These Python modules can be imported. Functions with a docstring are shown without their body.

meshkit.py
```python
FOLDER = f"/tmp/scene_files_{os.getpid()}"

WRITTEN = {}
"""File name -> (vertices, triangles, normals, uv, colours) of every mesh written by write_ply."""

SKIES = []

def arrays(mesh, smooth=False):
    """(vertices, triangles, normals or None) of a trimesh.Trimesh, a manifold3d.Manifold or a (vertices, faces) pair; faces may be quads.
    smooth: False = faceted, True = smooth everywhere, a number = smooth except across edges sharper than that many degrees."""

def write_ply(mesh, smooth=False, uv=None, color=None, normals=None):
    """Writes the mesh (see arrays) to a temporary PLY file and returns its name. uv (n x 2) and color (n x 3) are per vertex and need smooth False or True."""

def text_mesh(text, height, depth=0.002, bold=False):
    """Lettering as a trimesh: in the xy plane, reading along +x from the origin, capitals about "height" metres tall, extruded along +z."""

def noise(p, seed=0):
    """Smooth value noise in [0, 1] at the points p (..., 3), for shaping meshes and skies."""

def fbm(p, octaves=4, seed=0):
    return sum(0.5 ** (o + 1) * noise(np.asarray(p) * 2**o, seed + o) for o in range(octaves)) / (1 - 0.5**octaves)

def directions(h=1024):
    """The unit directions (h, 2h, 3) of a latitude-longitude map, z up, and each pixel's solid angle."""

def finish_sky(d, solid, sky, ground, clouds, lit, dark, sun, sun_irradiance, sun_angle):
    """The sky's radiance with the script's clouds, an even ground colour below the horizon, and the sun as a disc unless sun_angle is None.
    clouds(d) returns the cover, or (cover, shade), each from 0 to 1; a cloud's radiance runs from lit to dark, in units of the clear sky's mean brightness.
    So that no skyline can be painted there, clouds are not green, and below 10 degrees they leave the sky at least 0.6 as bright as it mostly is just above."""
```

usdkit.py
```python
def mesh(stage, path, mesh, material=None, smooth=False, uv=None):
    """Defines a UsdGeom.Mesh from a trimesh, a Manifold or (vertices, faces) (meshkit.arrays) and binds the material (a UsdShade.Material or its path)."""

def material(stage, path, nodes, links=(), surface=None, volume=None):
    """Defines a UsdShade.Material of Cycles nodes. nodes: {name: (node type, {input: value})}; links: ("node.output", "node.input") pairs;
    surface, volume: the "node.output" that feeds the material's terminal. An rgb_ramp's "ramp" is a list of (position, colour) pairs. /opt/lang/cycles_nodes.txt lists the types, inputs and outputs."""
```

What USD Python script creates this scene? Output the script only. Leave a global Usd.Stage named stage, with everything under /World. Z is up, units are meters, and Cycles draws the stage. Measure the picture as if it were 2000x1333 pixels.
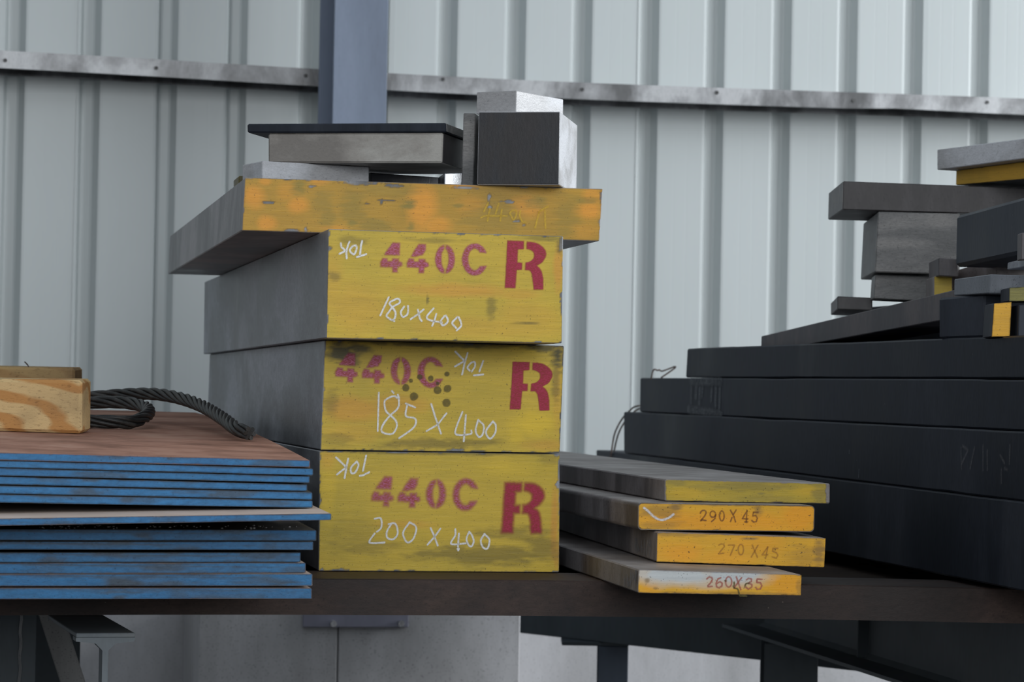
import math
import numpy as np
import trimesh
import shapely
from shapely.geometry import Polygon, LineString
import manifold3d as m3
import usdkit
import meshkit
from pxr import Usd, UsdGeom, UsdLux, UsdShade, Sdf, Gf, Vt

stage = Usd.Stage.CreateInMemory()
UsdGeom.SetStageUpAxis(stage, 'Z')
UsdGeom.Xform.Define(stage, '/World')
stage.SetDefaultPrim(stage.GetPrimAtPath('/World'))

# ------------------------------------------------------------------ camera
cam = UsdGeom.Camera.Define(stage, '/World/camera')
cam.CreateHorizontalApertureAttr(36.0)
cam.CreateFocalLengthAttr(100.62)
cam.CreateClippingRangeAttr(Gf.Vec2f(0.05, 1000.0))
cam.CreateFStopAttr(11.0)
cam.CreateFocusDistanceAttr(4.65)
cam.CreateExposureAttr(0.1)
cam.AddTransformOp().Set(Gf.Matrix4d(0.97252629, -0.23199037, 0.0193153, 0, -0.02320321, -0.01404171, 0.99963215, 0,
                                     -0.23163381, -0.97261673, -0.01903885, 0, 0, 0, 1.25, 1))

# ------------------------------------------------------------------ sky and daylight openings
dome = UsdLux.DomeLight.Define(stage, '/World/sky')
dome.CreateIntensityAttr(0.13)
dome.CreateColorAttr(Gf.Vec3f(0.82, 0.91, 1.0))


def opening(name, pos, target, w, h, intensity, color):
    """A daylight opening of the hall (open doorway, roof light) as a rectangle light."""
    li = UsdLux.RectLight.Define(stage, '/World/' + name)
    li.CreateWidthAttr(w)
    li.CreateHeightAttr(h)
    li.CreateIntensityAttr(intensity)
    li.CreateColorAttr(Gf.Vec3f(*color))
    z = np.array(pos, float) - np.array(target, float)
    z /= np.linalg.norm(z)
    x = np.cross([0, 0, 1.0], z)
    x /= np.linalg.norm(x)
    y = np.cross(z, x)
    li.AddTransformOp().Set(Gf.Matrix4d(*x, 0, *y, 0, *z, 0, *map(float, pos), 1))


opening('side_doorway_light', (8.6, 4.3, 3.5), (1.6, 5.0, 1.4), 6.6, 3.2, 11.5, (0.93, 0.97, 1.0))
opening('front_doorway_light', (0.0, -6.0, 3.6), (1.0, 5.0, 1.2), 9.0, 4.2, 3.8, (0.95, 0.98, 1.0))

# ------------------------------------------------------------------ measured faces, lettering and paths (metres)
FACE = {
    'A0': ((0.7932, 4.6775, 0.954), -0.045, [(0.0, 0.0), (0.4058, 0.0007), (0.4034, 0.1995), (-0.0027, 0.1985)], 2.2),
    'B': ((0.7913, 4.6723, 1.154), -0.045, [(0.0, 0.0), (0.4037, 0.0011), (0.4075, 0.1812), (0.0033, 0.1816)], 2.25),
    'C': ((0.7734, 4.5298, 1.3361), -0.045, [(0.0, 0.0001), (0.3854, 0.0004), (0.384, 0.1752), (-0.0011, 0.1753)], 2.4),
    'A': ((0.6525, 4.6667, 1.5119), -0.05, [(0.0, 0.0002), (0.6, 0.0001), (0.6043, 0.0881), (0.003, 0.0874)], 1.87),
    'T1': ((0.7025, 4.7915, 1.6), 0.1992, [(0.0, 0.0), (0.1945, -0.0013), (0.1937, 0.0378), (-0.0008, 0.0378)], 0.1),
    'T2': ((0.7188, 4.8373, 1.6367), -0.4627, [(0.0, 0.0017), (0.3067, 0.0017), (0.3074, 0.0527), (-0.0012, 0.0525)], 0.24),
    'T3': ((0.6838, 4.8503, 1.6893), -0.4627, [(0.0, 0.0004), (0.3509, 0.0007), (0.3497, 0.0163), (-0.0008, 0.0158)], 0.27),
    'T4': ((0.6875, 4.9698, 1.6), -0.05, [(0.0, 0.0), (0.017, 0.0002), (0.0165, 0.0253), (-0.0005, 0.0243)], 0.1),
    'T5': ((1.008, 4.7495, 1.6), -0.1, [(0.0, 0.0), (0.0341, 0.0003), (0.0336, 0.0268), (-0.0005, 0.0258)], 0.1),
    'T6': ((0.9092, 4.8966, 1.6), 0.3478, [(0.0, 0.0), (0.1459, 0.0), (0.1452, 0.033), (-0.0008, 0.033)], 0.05),
    'T7': ((1.0231, 4.6846, 1.6), -0.36, [(0.0, 0.0), (0.0204, -0.0002), (0.0219, 0.1221), (0.0014, 0.1224)], 0.16),
    'T8': ((1.0403, 4.6407, 1.5996), -0.38, [(0.0, 0.0), (0.1378, 0.0009), (0.1372, 0.1225), (0.0004, 0.1218)], 0.23),
    'E4': ((1.1999, 4.1834, 0.954), -0.075, [(0.0, 0.0), (0.2548, -0.002), (0.2557, 0.0301), (0.0005, 0.0353)], 2.4),
    'E3': ((1.2861, 4.3799, 0.9898), -0.1, [(0.0, 0.0), (0.2738, -0.0061), (0.2754, 0.0411), (0.0004, 0.0476)], 2.5),
    'E2': ((1.262, 4.4066, 1.0379), -0.06, [(0.0, 0.0011), (0.2916, 0.0007), (0.2921, 0.0437), (-0.0005, 0.0446)], 2.5),
    'E1': ((1.3247, 4.4689, 1.083), -0.064, [(0.0, 0.0003), (0.2776, -0.0006), (0.2775, 0.0325), (-0.0002, 0.0353)], 2.5),
    'S4': ((2.0244, 7.4779, 0.9569), 4.6587, [(0.0, 0.0), (3.5702, -0.0029), (3.5645, 0.1388), (-0.0135, 0.1505)], 0.55),
    'S3': ((2.0067, 7.1483, 1.1057), 4.6587, [(0.0, 0.0012), (3.2344, -0.0094), (3.2299, 0.1019), (-0.0092, 0.108)], 0.52),
    'S2': ((2.0047, 6.9992, 1.2133), 4.6587, [(0.0, 0.0007), (3.0661, -0.005), (3.0628, 0.0773), (-0.0014, 0.0878)], 0.5),
    'S1': ((1.9861, 6.5414, 1.3007), 4.6587, [(0.0, 0.0), (2.5897, -0.0094), (2.5868, 0.0608), (0.01, 0.0695)], 0.5),
    'b': ((2.0246, 6.0971, 1.3557), -1.6317, [(0.0, 0.0), (1.3255, 0.0471), (1.3229, 0.0973), (0.0019, 0.0378)], 0.12),
    'c': ((2.0002, 5.5341, 1.4391), -0.312, [(0.0, 0.0), (0.0712, -0.0014), (0.0708, 0.0247), (-0.0005, 0.0267)], 0.4),
    'd': ((2.0258, 5.3937, 1.4577), -0.3, [(0.0, 0.0), (0.1133, -0.0037), (0.1094, 0.0464), (0.0023, 0.0477)], 0.12),
    'e': ((2.0159, 5.3628, 1.5095), -0.279, [(0.0, 0.0), (0.168, -0.0027), (0.166, 0.1189), (0.0041, 0.1203)], 0.37),
    'f': ((1.954, 5.3865, 1.6301), -0.259, [(0.0, 0.003), (0.4006, -0.0016), (0.3997, 0.0514), (0.0005, 0.0597)], 0.33),
    'g': ((2.023, 4.9625, 1.5037), 4.5763, [(0.0, 0.0), (0.6415, 0.0059), (0.6362, 0.1015), (0.0013, 0.0958)], 0.16),
    'h': ((2.158, 5.399, 1.7192), 4.9749, [(0.0, 0.0015), (0.4284, 0.0098), (0.4273, 0.0472), (-0.0012, 0.0424)], 0.12),
    'i': ((2.1958, 5.3906, 1.6906), 4.9749, [(0.0, 0.0), (0.3697, -0.0001), (0.3688, 0.037), (0.0009, 0.0299)], 0.42),
    'j': ((2.0117, 5.0168, 1.4892), -0.28, [(0.0, 0.0), (0.0371, -0.0013), (0.0366, 0.0322), (-0.0005, 0.0335)], 0.18),
    'j2': ((2.023, 5.0663, 1.4536), -0.28, [(0.0, 0.0), (0.0345, 0.0045), (0.0339, 0.0393), (-0.0006, 0.0367)], 0.15),
    'k1': ((2.0936, 5.1519, 1.4699), -1.5898, [(0.0, 0.0), (0.2255, 0.0126), (0.2239, 0.0505), (-0.0029, 0.0346)], 0.06),
    'k2': ((1.8994, 4.6642, 1.4385), 4.6441, [(0.0, 0.0), (0.1866, -0.002), (0.1916, 0.03), (0.0013, 0.0289)], 0.2),
    'n': ((1.9765, 4.6141, 1.4838), 4.5497, [(0.0, 0.0), (0.3162, -0.0006), (0.3152, 0.0161), (0.0028, 0.0127)], 0.05),
    'n2': ((1.8499, 4.2638, 1.4827), -0.25, [(0.0, 0.0), (0.0538, 0.0051), (0.0532, 0.0486), (0.0001, 0.0435)], 0.04),
    'l': ((1.8827, 4.6902, 1.3632), -1.4267, [(0.0, 0.0), (0.1507, 0.0009), (0.15, 0.0753), (-0.0023, 0.0717)], 0.11),
    'm': ((1.8543, 4.3885, 1.3614), -0.25, [(0.0, 0.0), (0.0302, 0.0014), (0.0322, 0.0582), (0.0029, 0.0556)], 0.1),
    'p': ((1.8883, 4.3598, 1.3626), -0.25, [(0.0, 0.0), (0.0601, 0.0032), (0.0592, 0.056), (0.0009, 0.0515)], 0.1),
    'q': ((1.8807, 4.3811, 1.4204), -0.25, [(0.0, 0.0), (0.075, 0.0023), (0.0746, 0.0275), (0.0001, 0.0227)], 0.09),
    'P13': ((0.0093, 4.0741, 0.9484), -0.05, [(0.0, 0.0012), (0.6678, 0.0061), (0.6675, 0.0213), (-0.0004, 0.0168)], 2.2),
    'P12': ((0.0089, 4.0741, 0.9676), -0.05, [(0.0, 0.0), (0.6686, 0.0053), (0.6682, 0.0225), (-0.0004, 0.016)], 2.2),
    'P11': ((0.0085, 4.0842, 0.9837), -0.05, [(0.0, 0.0003), (0.6607, 0.007), (0.6604, 0.0214), (-0.0003, 0.0149)], 2.2),
    'P10': ((0.0081, 4.0842, 0.9998), -0.05, [(0.0, 0.0), (0.6534, 0.0063), (0.6531, 0.0199), (-0.0003, 0.014)], 2.2),
    'P9': ((0.0077, 4.0742, 1.0187), -0.05, [(0.0, 0.0), (0.67, 0.0053), (0.6698, 0.0174), (-0.0003, 0.0109)], 2.2),
    'P8': ((0.0074, 4.0742, 1.0317), -0.05, [(0.0, 0.0), (0.6744, 0.0055), (0.6741, 0.0208), (-0.0004, 0.0152)], 2.2),
    'P7': ((0.0068, 3.9541, 1.0535), -0.05, [(0.0, 0.0), (0.6751, 0.0189), (0.675, 0.0281), (-0.0002, 0.0101)], 2.2),
    'P6': ((0.0061, 4.0743, 1.0873), -0.05, [(0.0, 0.0), (0.6694, -0.0032), (0.6692, 0.0071), (-0.0003, 0.0122)], 2.2),
    'P5': ((0.0058, 4.0743, 1.1007), -0.05, [(0.0, 0.0), (0.6691, -0.0051), (0.6689, 0.0057), (-0.0003, 0.011)], 2.2),
    'P4': ((0.0055, 4.0803, 1.1137), -0.05, [(0.0, 0.0), (0.6628, -0.0061), (0.6626, 0.0034), (-0.0003, 0.0116)], 2.2),
    'P3': ((0.0052, 4.0783, 1.1265), -0.05, [(0.0, 0.0), (0.6662, -0.0071), (0.666, 0.0024), (-0.0003, 0.0113)], 2.2),
    'P2': ((0.0049, 4.0743, 1.1382), -0.05, [(0.0, 0.0), (0.6706, -0.0079), (0.6704, 0.0019), (-0.0002, 0.0092)], 2.2),
    'P1': ((0.0047, 4.0743, 1.1476), -0.05, [(0.0, 0.0002), (0.666, -0.0057), (0.6657, 0.0045), (-0.0003, 0.0108)], 2.2),
    'bb': ((1.8219, 7.4954, 0.6114), -1.084, [(0.0, 0.0), (1.2513, 0.0009), (1.2482, 0.1383), (-0.0017, 0.0577)], 0.1),
    'board': ((0.6866, 5.8453, 0.0111), -0.1, [(0.0, 0.0), (0.0528, -0.0005), (-0.2179, 0.7831), (-0.2672, 0.7826)], 0.02),
    'W1': ((0.1493, 4.7161, 1.1705), -0.234, [(0.0, 0.008), (0.2554, 0.0043), (0.2542, 0.0909), (-0.0021, 0.0892)], 0.1),
    'W2': ((0.1795, 5.7143, 1.2147), -0.234, [(0.0, -0.0146), (0.2965, -0.0182), (0.2949, 0.0723), (-0.0017, 0.0721)], 0.1),
}
GLYPH = {
    'C_R': [[(0.2916,0.1652),(0.3188,0.165),(0.3186,0.1522),(0.3092,0.1515),(0.3087,0.13),(0.3166,0.1296),(0.3162,0.1184),(0.3077,0.1182),(0.3062,0.0885),(0.2889,0.0885),(0.2906,0.1283)],[(0.3238,0.1641),(0.3308,0.1641),(0.3366,0.1633),(0.3424,0.1614),(0.3475,0.1583),(0.3517,0.1548),(0.3546,0.1512),(0.356,0.1456),(0.3556,0.1415),(0.3536,0.1374),(0.3516,0.1336),(0.3488,0.1307),(0.3447,0.1282),(0.3406,0.1258),(0.3456,0.1217),(0.3482,0.1181),(0.3495,0.1145),(0.3508,0.1096),(0.3518,0.104),(0.3525,0.0873),(0.3368,0.0869),(0.3358,0.0946),(0.3348,0.1019),(0.3339,0.1084),(0.3326,0.1132),(0.3309,0.1164),(0.3283,0.1182),(0.3217,0.1182),(0.3224,0.1301),(0.3273,0.1309),(0.3306,0.1325),(0.3334,0.1347),(0.3354,0.1375),(0.3364,0.1405),(0.3361,0.145),(0.3348,0.1478),(0.3319,0.1501),(0.3277,0.1519),(0.3236,0.1528)]],
    'C_G': [[(0.0878,0.1312),(0.0955,0.1305),(0.0961,0.1262),(0.1033,0.1264),(0.1039,0.1307),(0.1137,0.1305),(0.1148,0.1262),(0.1191,0.1249),(0.1199,0.1201),(0.1168,0.1179),(0.1126,0.117),(0.1122,0.1087),(0.1044,0.1087),(0.1039,0.1168),(0.0848,0.1168),(0.0842,0.124)],[(0.1041,0.1563),(0.1151,0.1561),(0.1152,0.1365),(0.0906,0.136),(0.0924,0.1406)],[(0.1463,0.1555),(0.1578,0.1554),(0.1576,0.1462),(0.1543,0.1404),(0.1529,0.1377),(0.1481,0.1372),(0.1414,0.1346),(0.1342,0.1346),(0.1393,0.1446)],[(0.1309,0.1316),(0.1386,0.1309),(0.1392,0.1266),(0.1464,0.1268),(0.1471,0.1311),(0.1569,0.1309),(0.158,0.1266),(0.1623,0.1253),(0.1631,0.1205),(0.16,0.1183),(0.1557,0.1174),(0.1554,0.109),(0.1475,0.109),(0.1471,0.1172),(0.1279,0.1172),(0.1273,0.1243)],[(0.1907,0.1551),(0.1915,0.1549),(0.1939,0.1542),(0.1961,0.153),(0.1982,0.1514),(0.2001,0.1493),(0.2018,0.1468),(0.2032,0.144),(0.2043,0.141),(0.205,0.1377),(0.2055,0.1344),(0.2055,0.1309),(0.2052,0.1275),(0.2046,0.1243),(0.2036,0.1212),(0.2024,0.1183),(0.2008,0.1157),(0.199,0.1136),(0.1969,0.1118),(0.1948,0.1105),(0.1925,0.1097),(0.1916,0.1094),(0.1915,0.1155),(0.1915,0.1156),(0.1917,0.1162),(0.1925,0.1171),(0.1933,0.1184),(0.1939,0.12),(0.1945,0.1219),(0.195,0.124),(0.1953,0.1262),(0.1955,0.1286),(0.1956,0.1311),(0.1956,0.1336),(0.1954,0.1361),(0.1951,0.1385),(0.1946,0.1408),(0.1941,0.1428),(0.1934,0.1447),(0.1927,0.1462),(0.1919,0.1474),(0.1911,0.1483),(0.1908,0.1489),(0.1908,0.1491)],[(0.1876,0.155),(0.1868,0.1548),(0.1845,0.1539),(0.1823,0.1526),(0.1803,0.1509),(0.1785,0.1487),(0.1769,0.1461),(0.1756,0.1433),(0.1747,0.1402),(0.174,0.1369),(0.1737,0.1335),(0.1738,0.1301),(0.1742,0.1267),(0.175,0.1235),(0.1761,0.1204),(0.1775,0.1176),(0.1792,0.1152),(0.1811,0.1131),(0.1831,0.1115),(0.1854,0.1103),(0.1877,0.1096),(0.1885,0.1093),(0.1884,0.1154),(0.1884,0.1156),(0.1882,0.1161),(0.1873,0.117),(0.1865,0.1182),(0.1858,0.1198),(0.1852,0.1216),(0.1846,0.1237),(0.1842,0.1259),(0.1839,0.1283),(0.1837,0.1308),(0.1836,0.1333),(0.1837,0.1358),(0.1839,0.1382),(0.1843,0.1405),(0.1847,0.1426),(0.1853,0.1444),(0.186,0.146),(0.1867,0.1473),(0.1875,0.1482),(0.1877,0.1488),(0.1877,0.149)],[(0.2572,0.1441),(0.2561,0.1466),(0.2548,0.1489),(0.2532,0.1511),(0.2515,0.153),(0.2497,0.1547),(0.2476,0.1561),(0.2455,0.1573),(0.2433,0.1581),(0.241,0.1586),(0.2387,0.1588),(0.2364,0.1587),(0.2341,0.1583),(0.2319,0.1576),(0.2297,0.1565),(0.2277,0.1552),(0.2258,0.1536),(0.224,0.1518),(0.2225,0.1497),(0.2211,0.1474),(0.2199,0.1449),(0.219,0.1423),(0.2183,0.1396),(0.2178,0.1368),(0.2176,0.1339),(0.2177,0.1311),(0.218,0.1282),(0.2186,0.1254),(0.2194,0.1228),(0.2204,0.1202),(0.2217,0.1178),(0.2231,0.1156),(0.2248,0.1136),(0.2266,0.1118),(0.2286,0.1103),(0.2307,0.1091),(0.2329,0.1082),(0.2352,0.1076),(0.2375,0.1073),(0.2398,0.1073),(0.2421,0.1076),(0.2443,0.1083),(0.2465,0.1092),(0.2486,0.1105),(0.2505,0.112),(0.2523,0.1138),(0.254,0.1158),(0.2554,0.1181),(0.2566,0.1205),(0.2576,0.1231),(0.2469,0.1218),(0.2462,0.1205),(0.2454,0.1193),(0.2446,0.1182),(0.2437,0.1173),(0.2427,0.1166),(0.2417,0.116),(0.2406,0.1156),(0.2396,0.1153),(0.2385,0.1152),(0.2374,0.1153),(0.2363,0.1156),(0.2353,0.1161),(0.2343,0.1167),(0.2333,0.1175),(0.2324,0.1184),(0.2315,0.1195),(0.2307,0.1207),(0.23,0.1221),(0.2293,0.1235),(0.2288,0.1251),(0.2283,0.1267),(0.228,0.1284),(0.2277,0.1301),(0.2276,0.1319),(0.2276,0.1336),(0.2276,0.1354),(0.2278,0.1372),(0.2281,0.1389),(0.2285,0.1405),(0.229,0.1421),(0.2295,0.1436),(0.2302,0.1449),(0.231,0.1462),(0.2318,0.1473),(0.2327,0.1483),(0.2336,0.1492),(0.2346,0.1498),(0.2356,0.1503),(0.2367,0.1507),(0.2378,0.1508),(0.2388,0.1508),(0.2399,0.1506),(0.241,0.1503),(0.242,0.1497),(0.243,0.149),(0.244,0.1482),(0.2449,0.1472),(0.2457,0.146),(0.2465,0.1447)]],
    'B_R': [[(0.3202,0.1524),(0.349,0.1524),(0.3487,0.1392),(0.3387,0.1384),(0.3381,0.1161),(0.3464,0.1158),(0.3459,0.1042),(0.3369,0.1039),(0.3351,0.0732),(0.3168,0.0729),(0.3189,0.1141)],[(0.3543,0.1516),(0.3617,0.1516),(0.3679,0.1508),(0.374,0.149),(0.3793,0.1458),(0.3837,0.1422),(0.3868,0.1385),(0.3882,0.1327),(0.3878,0.1285),(0.3857,0.1242),(0.3836,0.1203),(0.3805,0.1172),(0.3762,0.1146),(0.3718,0.112),(0.3771,0.1079),(0.3798,0.1042),(0.3812,0.1004),(0.3825,0.0954),(0.3835,0.0896),(0.3841,0.0723),(0.3675,0.0718),(0.3665,0.0797),(0.3656,0.0873),(0.3646,0.0939),(0.3632,0.0989),(0.3614,0.1022),(0.3588,0.1041),(0.3518,0.104),(0.3525,0.1164),(0.3578,0.1172),(0.3612,0.1189),(0.3643,0.1213),(0.3664,0.1241),(0.3674,0.1273),(0.3672,0.1319),(0.3659,0.1348),(0.3628,0.1372),(0.3584,0.139),(0.354,0.1398)]],
    'B_G': [[(0.0259,0.1366),(0.0338,0.1355),(0.0344,0.1313),(0.0418,0.1311),(0.0425,0.1354),(0.0526,0.1347),(0.0537,0.1305),(0.0582,0.129),(0.0589,0.1242),(0.0558,0.1222),(0.0513,0.1215),(0.051,0.1133),(0.0428,0.1136),(0.0424,0.1217),(0.0226,0.1225),(0.022,0.1296)],[(0.0428,0.1606),(0.0542,0.16),(0.0542,0.1406),(0.0288,0.1412),(0.0307,0.1457)],[(0.0865,0.1581),(0.0984,0.1574),(0.0981,0.1484),(0.0947,0.1428),(0.0932,0.1401),(0.0883,0.1398),(0.0813,0.1376),(0.0739,0.1379),(0.0792,0.1476)],[(0.0705,0.1351),(0.0784,0.134),(0.079,0.1297),(0.0864,0.1296),(0.0872,0.1339),(0.0973,0.1332),(0.0984,0.1289),(0.1029,0.1274),(0.1036,0.1227),(0.1005,0.1207),(0.096,0.12),(0.0956,0.1117),(0.0875,0.1121),(0.0871,0.1201),(0.0672,0.1209),(0.0666,0.1281)],[(0.1324,0.1557),(0.1333,0.1555),(0.1357,0.1547),(0.138,0.1534),(0.1402,0.1517),(0.1421,0.1495),(0.1438,0.147),(0.1452,0.1442),(0.1464,0.1411),(0.1471,0.1379),(0.1475,0.1346),(0.1476,0.1312),(0.1473,0.1278),(0.1466,0.1246),(0.1456,0.1216),(0.1442,0.1188),(0.1426,0.1164),(0.1407,0.1143),(0.1386,0.1126),(0.1363,0.1115),(0.1339,0.1107),(0.1331,0.1105),(0.133,0.1165),(0.133,0.1167),(0.1332,0.1172),(0.1341,0.1181),(0.1348,0.1193),(0.1355,0.1209),(0.1361,0.1227),(0.1366,0.1247),(0.137,0.127),(0.1372,0.1293),(0.1373,0.1318),(0.1373,0.1343),(0.1371,0.1367),(0.1368,0.1391),(0.1364,0.1414),(0.1358,0.1434),(0.1352,0.1453),(0.1344,0.1468),(0.1336,0.1481),(0.1327,0.149),(0.1325,0.1496),(0.1325,0.1497)],[(0.1292,0.1558),(0.1284,0.1555),(0.126,0.1548),(0.1237,0.1536),(0.1216,0.152),(0.1197,0.1499),(0.1181,0.1474),(0.1167,0.1447),(0.1157,0.1416),(0.1151,0.1384),(0.1147,0.1351),(0.1148,0.1317),(0.1152,0.1284),(0.116,0.1251),(0.1171,0.1221),(0.1185,0.1193),(0.1202,0.1168),(0.1222,0.1146),(0.1243,0.1129),(0.1266,0.1116),(0.129,0.1108),(0.1299,0.1106),(0.1298,0.1165),(0.1298,0.1167),(0.1296,0.1173),(0.1287,0.1182),(0.1279,0.1195),(0.1271,0.121),(0.1265,0.1229),(0.1259,0.1249),(0.1255,0.1272),(0.1252,0.1295),(0.125,0.132),(0.125,0.1345),(0.1251,0.1369),(0.1253,0.1393),(0.1257,0.1415),(0.1262,0.1436),(0.1268,0.1454),(0.1275,0.1469),(0.1283,0.1482),(0.1291,0.1491),(0.1293,0.1496),(0.1293,0.1498)],[(0.2011,0.1419),(0.2,0.1444),(0.1987,0.1468),(0.1971,0.149),(0.1953,0.151),(0.1934,0.1527),(0.1913,0.1542),(0.1891,0.1554),(0.1868,0.1564),(0.1845,0.157),(0.1821,0.1573),(0.1797,0.1573),(0.1774,0.157),(0.175,0.1563),(0.1728,0.1554),(0.1707,0.1542),(0.1687,0.1527),(0.1669,0.1509),(0.1652,0.1489),(0.1638,0.1467),(0.1626,0.1444),(0.1616,0.1418),(0.1608,0.1392),(0.1603,0.1364),(0.1601,0.1336),(0.1602,0.1308),(0.1605,0.1279),(0.161,0.1252),(0.1619,0.1225),(0.1629,0.1199),(0.1642,0.1175),(0.1657,0.1152),(0.1674,0.1132),(0.1693,0.1114),(0.1713,0.1098),(0.1735,0.1085),(0.1758,0.1075),(0.1781,0.1068),(0.1805,0.1064),(0.1829,0.1063),(0.1852,0.1065),(0.1876,0.1071),(0.1898,0.1079),(0.192,0.1091),(0.194,0.1105),(0.1959,0.1122),(0.1976,0.1141),(0.1991,0.1163),(0.2004,0.1186),(0.2014,0.1211),(0.1904,0.1204),(0.1896,0.1191),(0.1888,0.1179),(0.1879,0.1169),(0.187,0.1161),(0.186,0.1154),(0.1849,0.1148),(0.1838,0.1144),(0.1827,0.1142),(0.1816,0.1142),(0.1805,0.1144),(0.1794,0.1147),(0.1783,0.1152),(0.1772,0.1159),(0.1762,0.1167),(0.1753,0.1176),(0.1744,0.1187),(0.1736,0.12),(0.1728,0.1213),(0.1722,0.1228),(0.1716,0.1244),(0.1712,0.126),(0.1708,0.1277),(0.1706,0.1294),(0.1704,0.1311),(0.1704,0.1329),(0.1705,0.1346),(0.1707,0.1363),(0.171,0.138),(0.1714,0.1396),(0.1719,0.1412),(0.1725,0.1426),(0.1732,0.1439),(0.174,0.1451),(0.1749,0.1462),(0.1758,0.1472),(0.1768,0.1479),(0.1778,0.1486),(0.1789,0.149),(0.18,0.1493),(0.1811,0.1494),(0.1822,0.1494),(0.1833,0.1491),(0.1844,0.1487),(0.1855,0.1481),(0.1865,0.1474),(0.1875,0.1465),(0.1884,0.1455),(0.1893,0.1443),(0.19,0.143)]],
    'A0_R': [[(0.3101,0.1497),(0.3388,0.1501),(0.3385,0.1362),(0.3285,0.1352),(0.3277,0.1119),(0.336,0.1117),(0.3355,0.0995),(0.3265,0.099),(0.3245,0.0668),(0.3063,0.0663),(0.3086,0.1095)],[(0.344,0.1493),(0.3514,0.1495),(0.3576,0.1488),(0.3637,0.1469),(0.3689,0.1436),(0.3733,0.1399),(0.3764,0.1361),(0.3777,0.13),(0.3773,0.1256),(0.3752,0.121),(0.373,0.1169),(0.37,0.1137),(0.3656,0.1108),(0.3613,0.1081),(0.3665,0.1038),(0.3692,0.1),(0.3705,0.0961),(0.3718,0.0909),(0.3727,0.0847),(0.3733,0.0667),(0.3567,0.0658),(0.3558,0.0741),(0.3549,0.082),(0.354,0.089),(0.3526,0.0942),(0.3509,0.0977),(0.3483,0.0996),(0.3413,0.0994),(0.3421,0.1124),(0.3473,0.1134),(0.3508,0.1151),(0.3538,0.1177),(0.356,0.1207),(0.357,0.124),(0.3568,0.1289),(0.3555,0.1319),(0.3524,0.1344),(0.348,0.1361),(0.3437,0.137)]],
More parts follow.
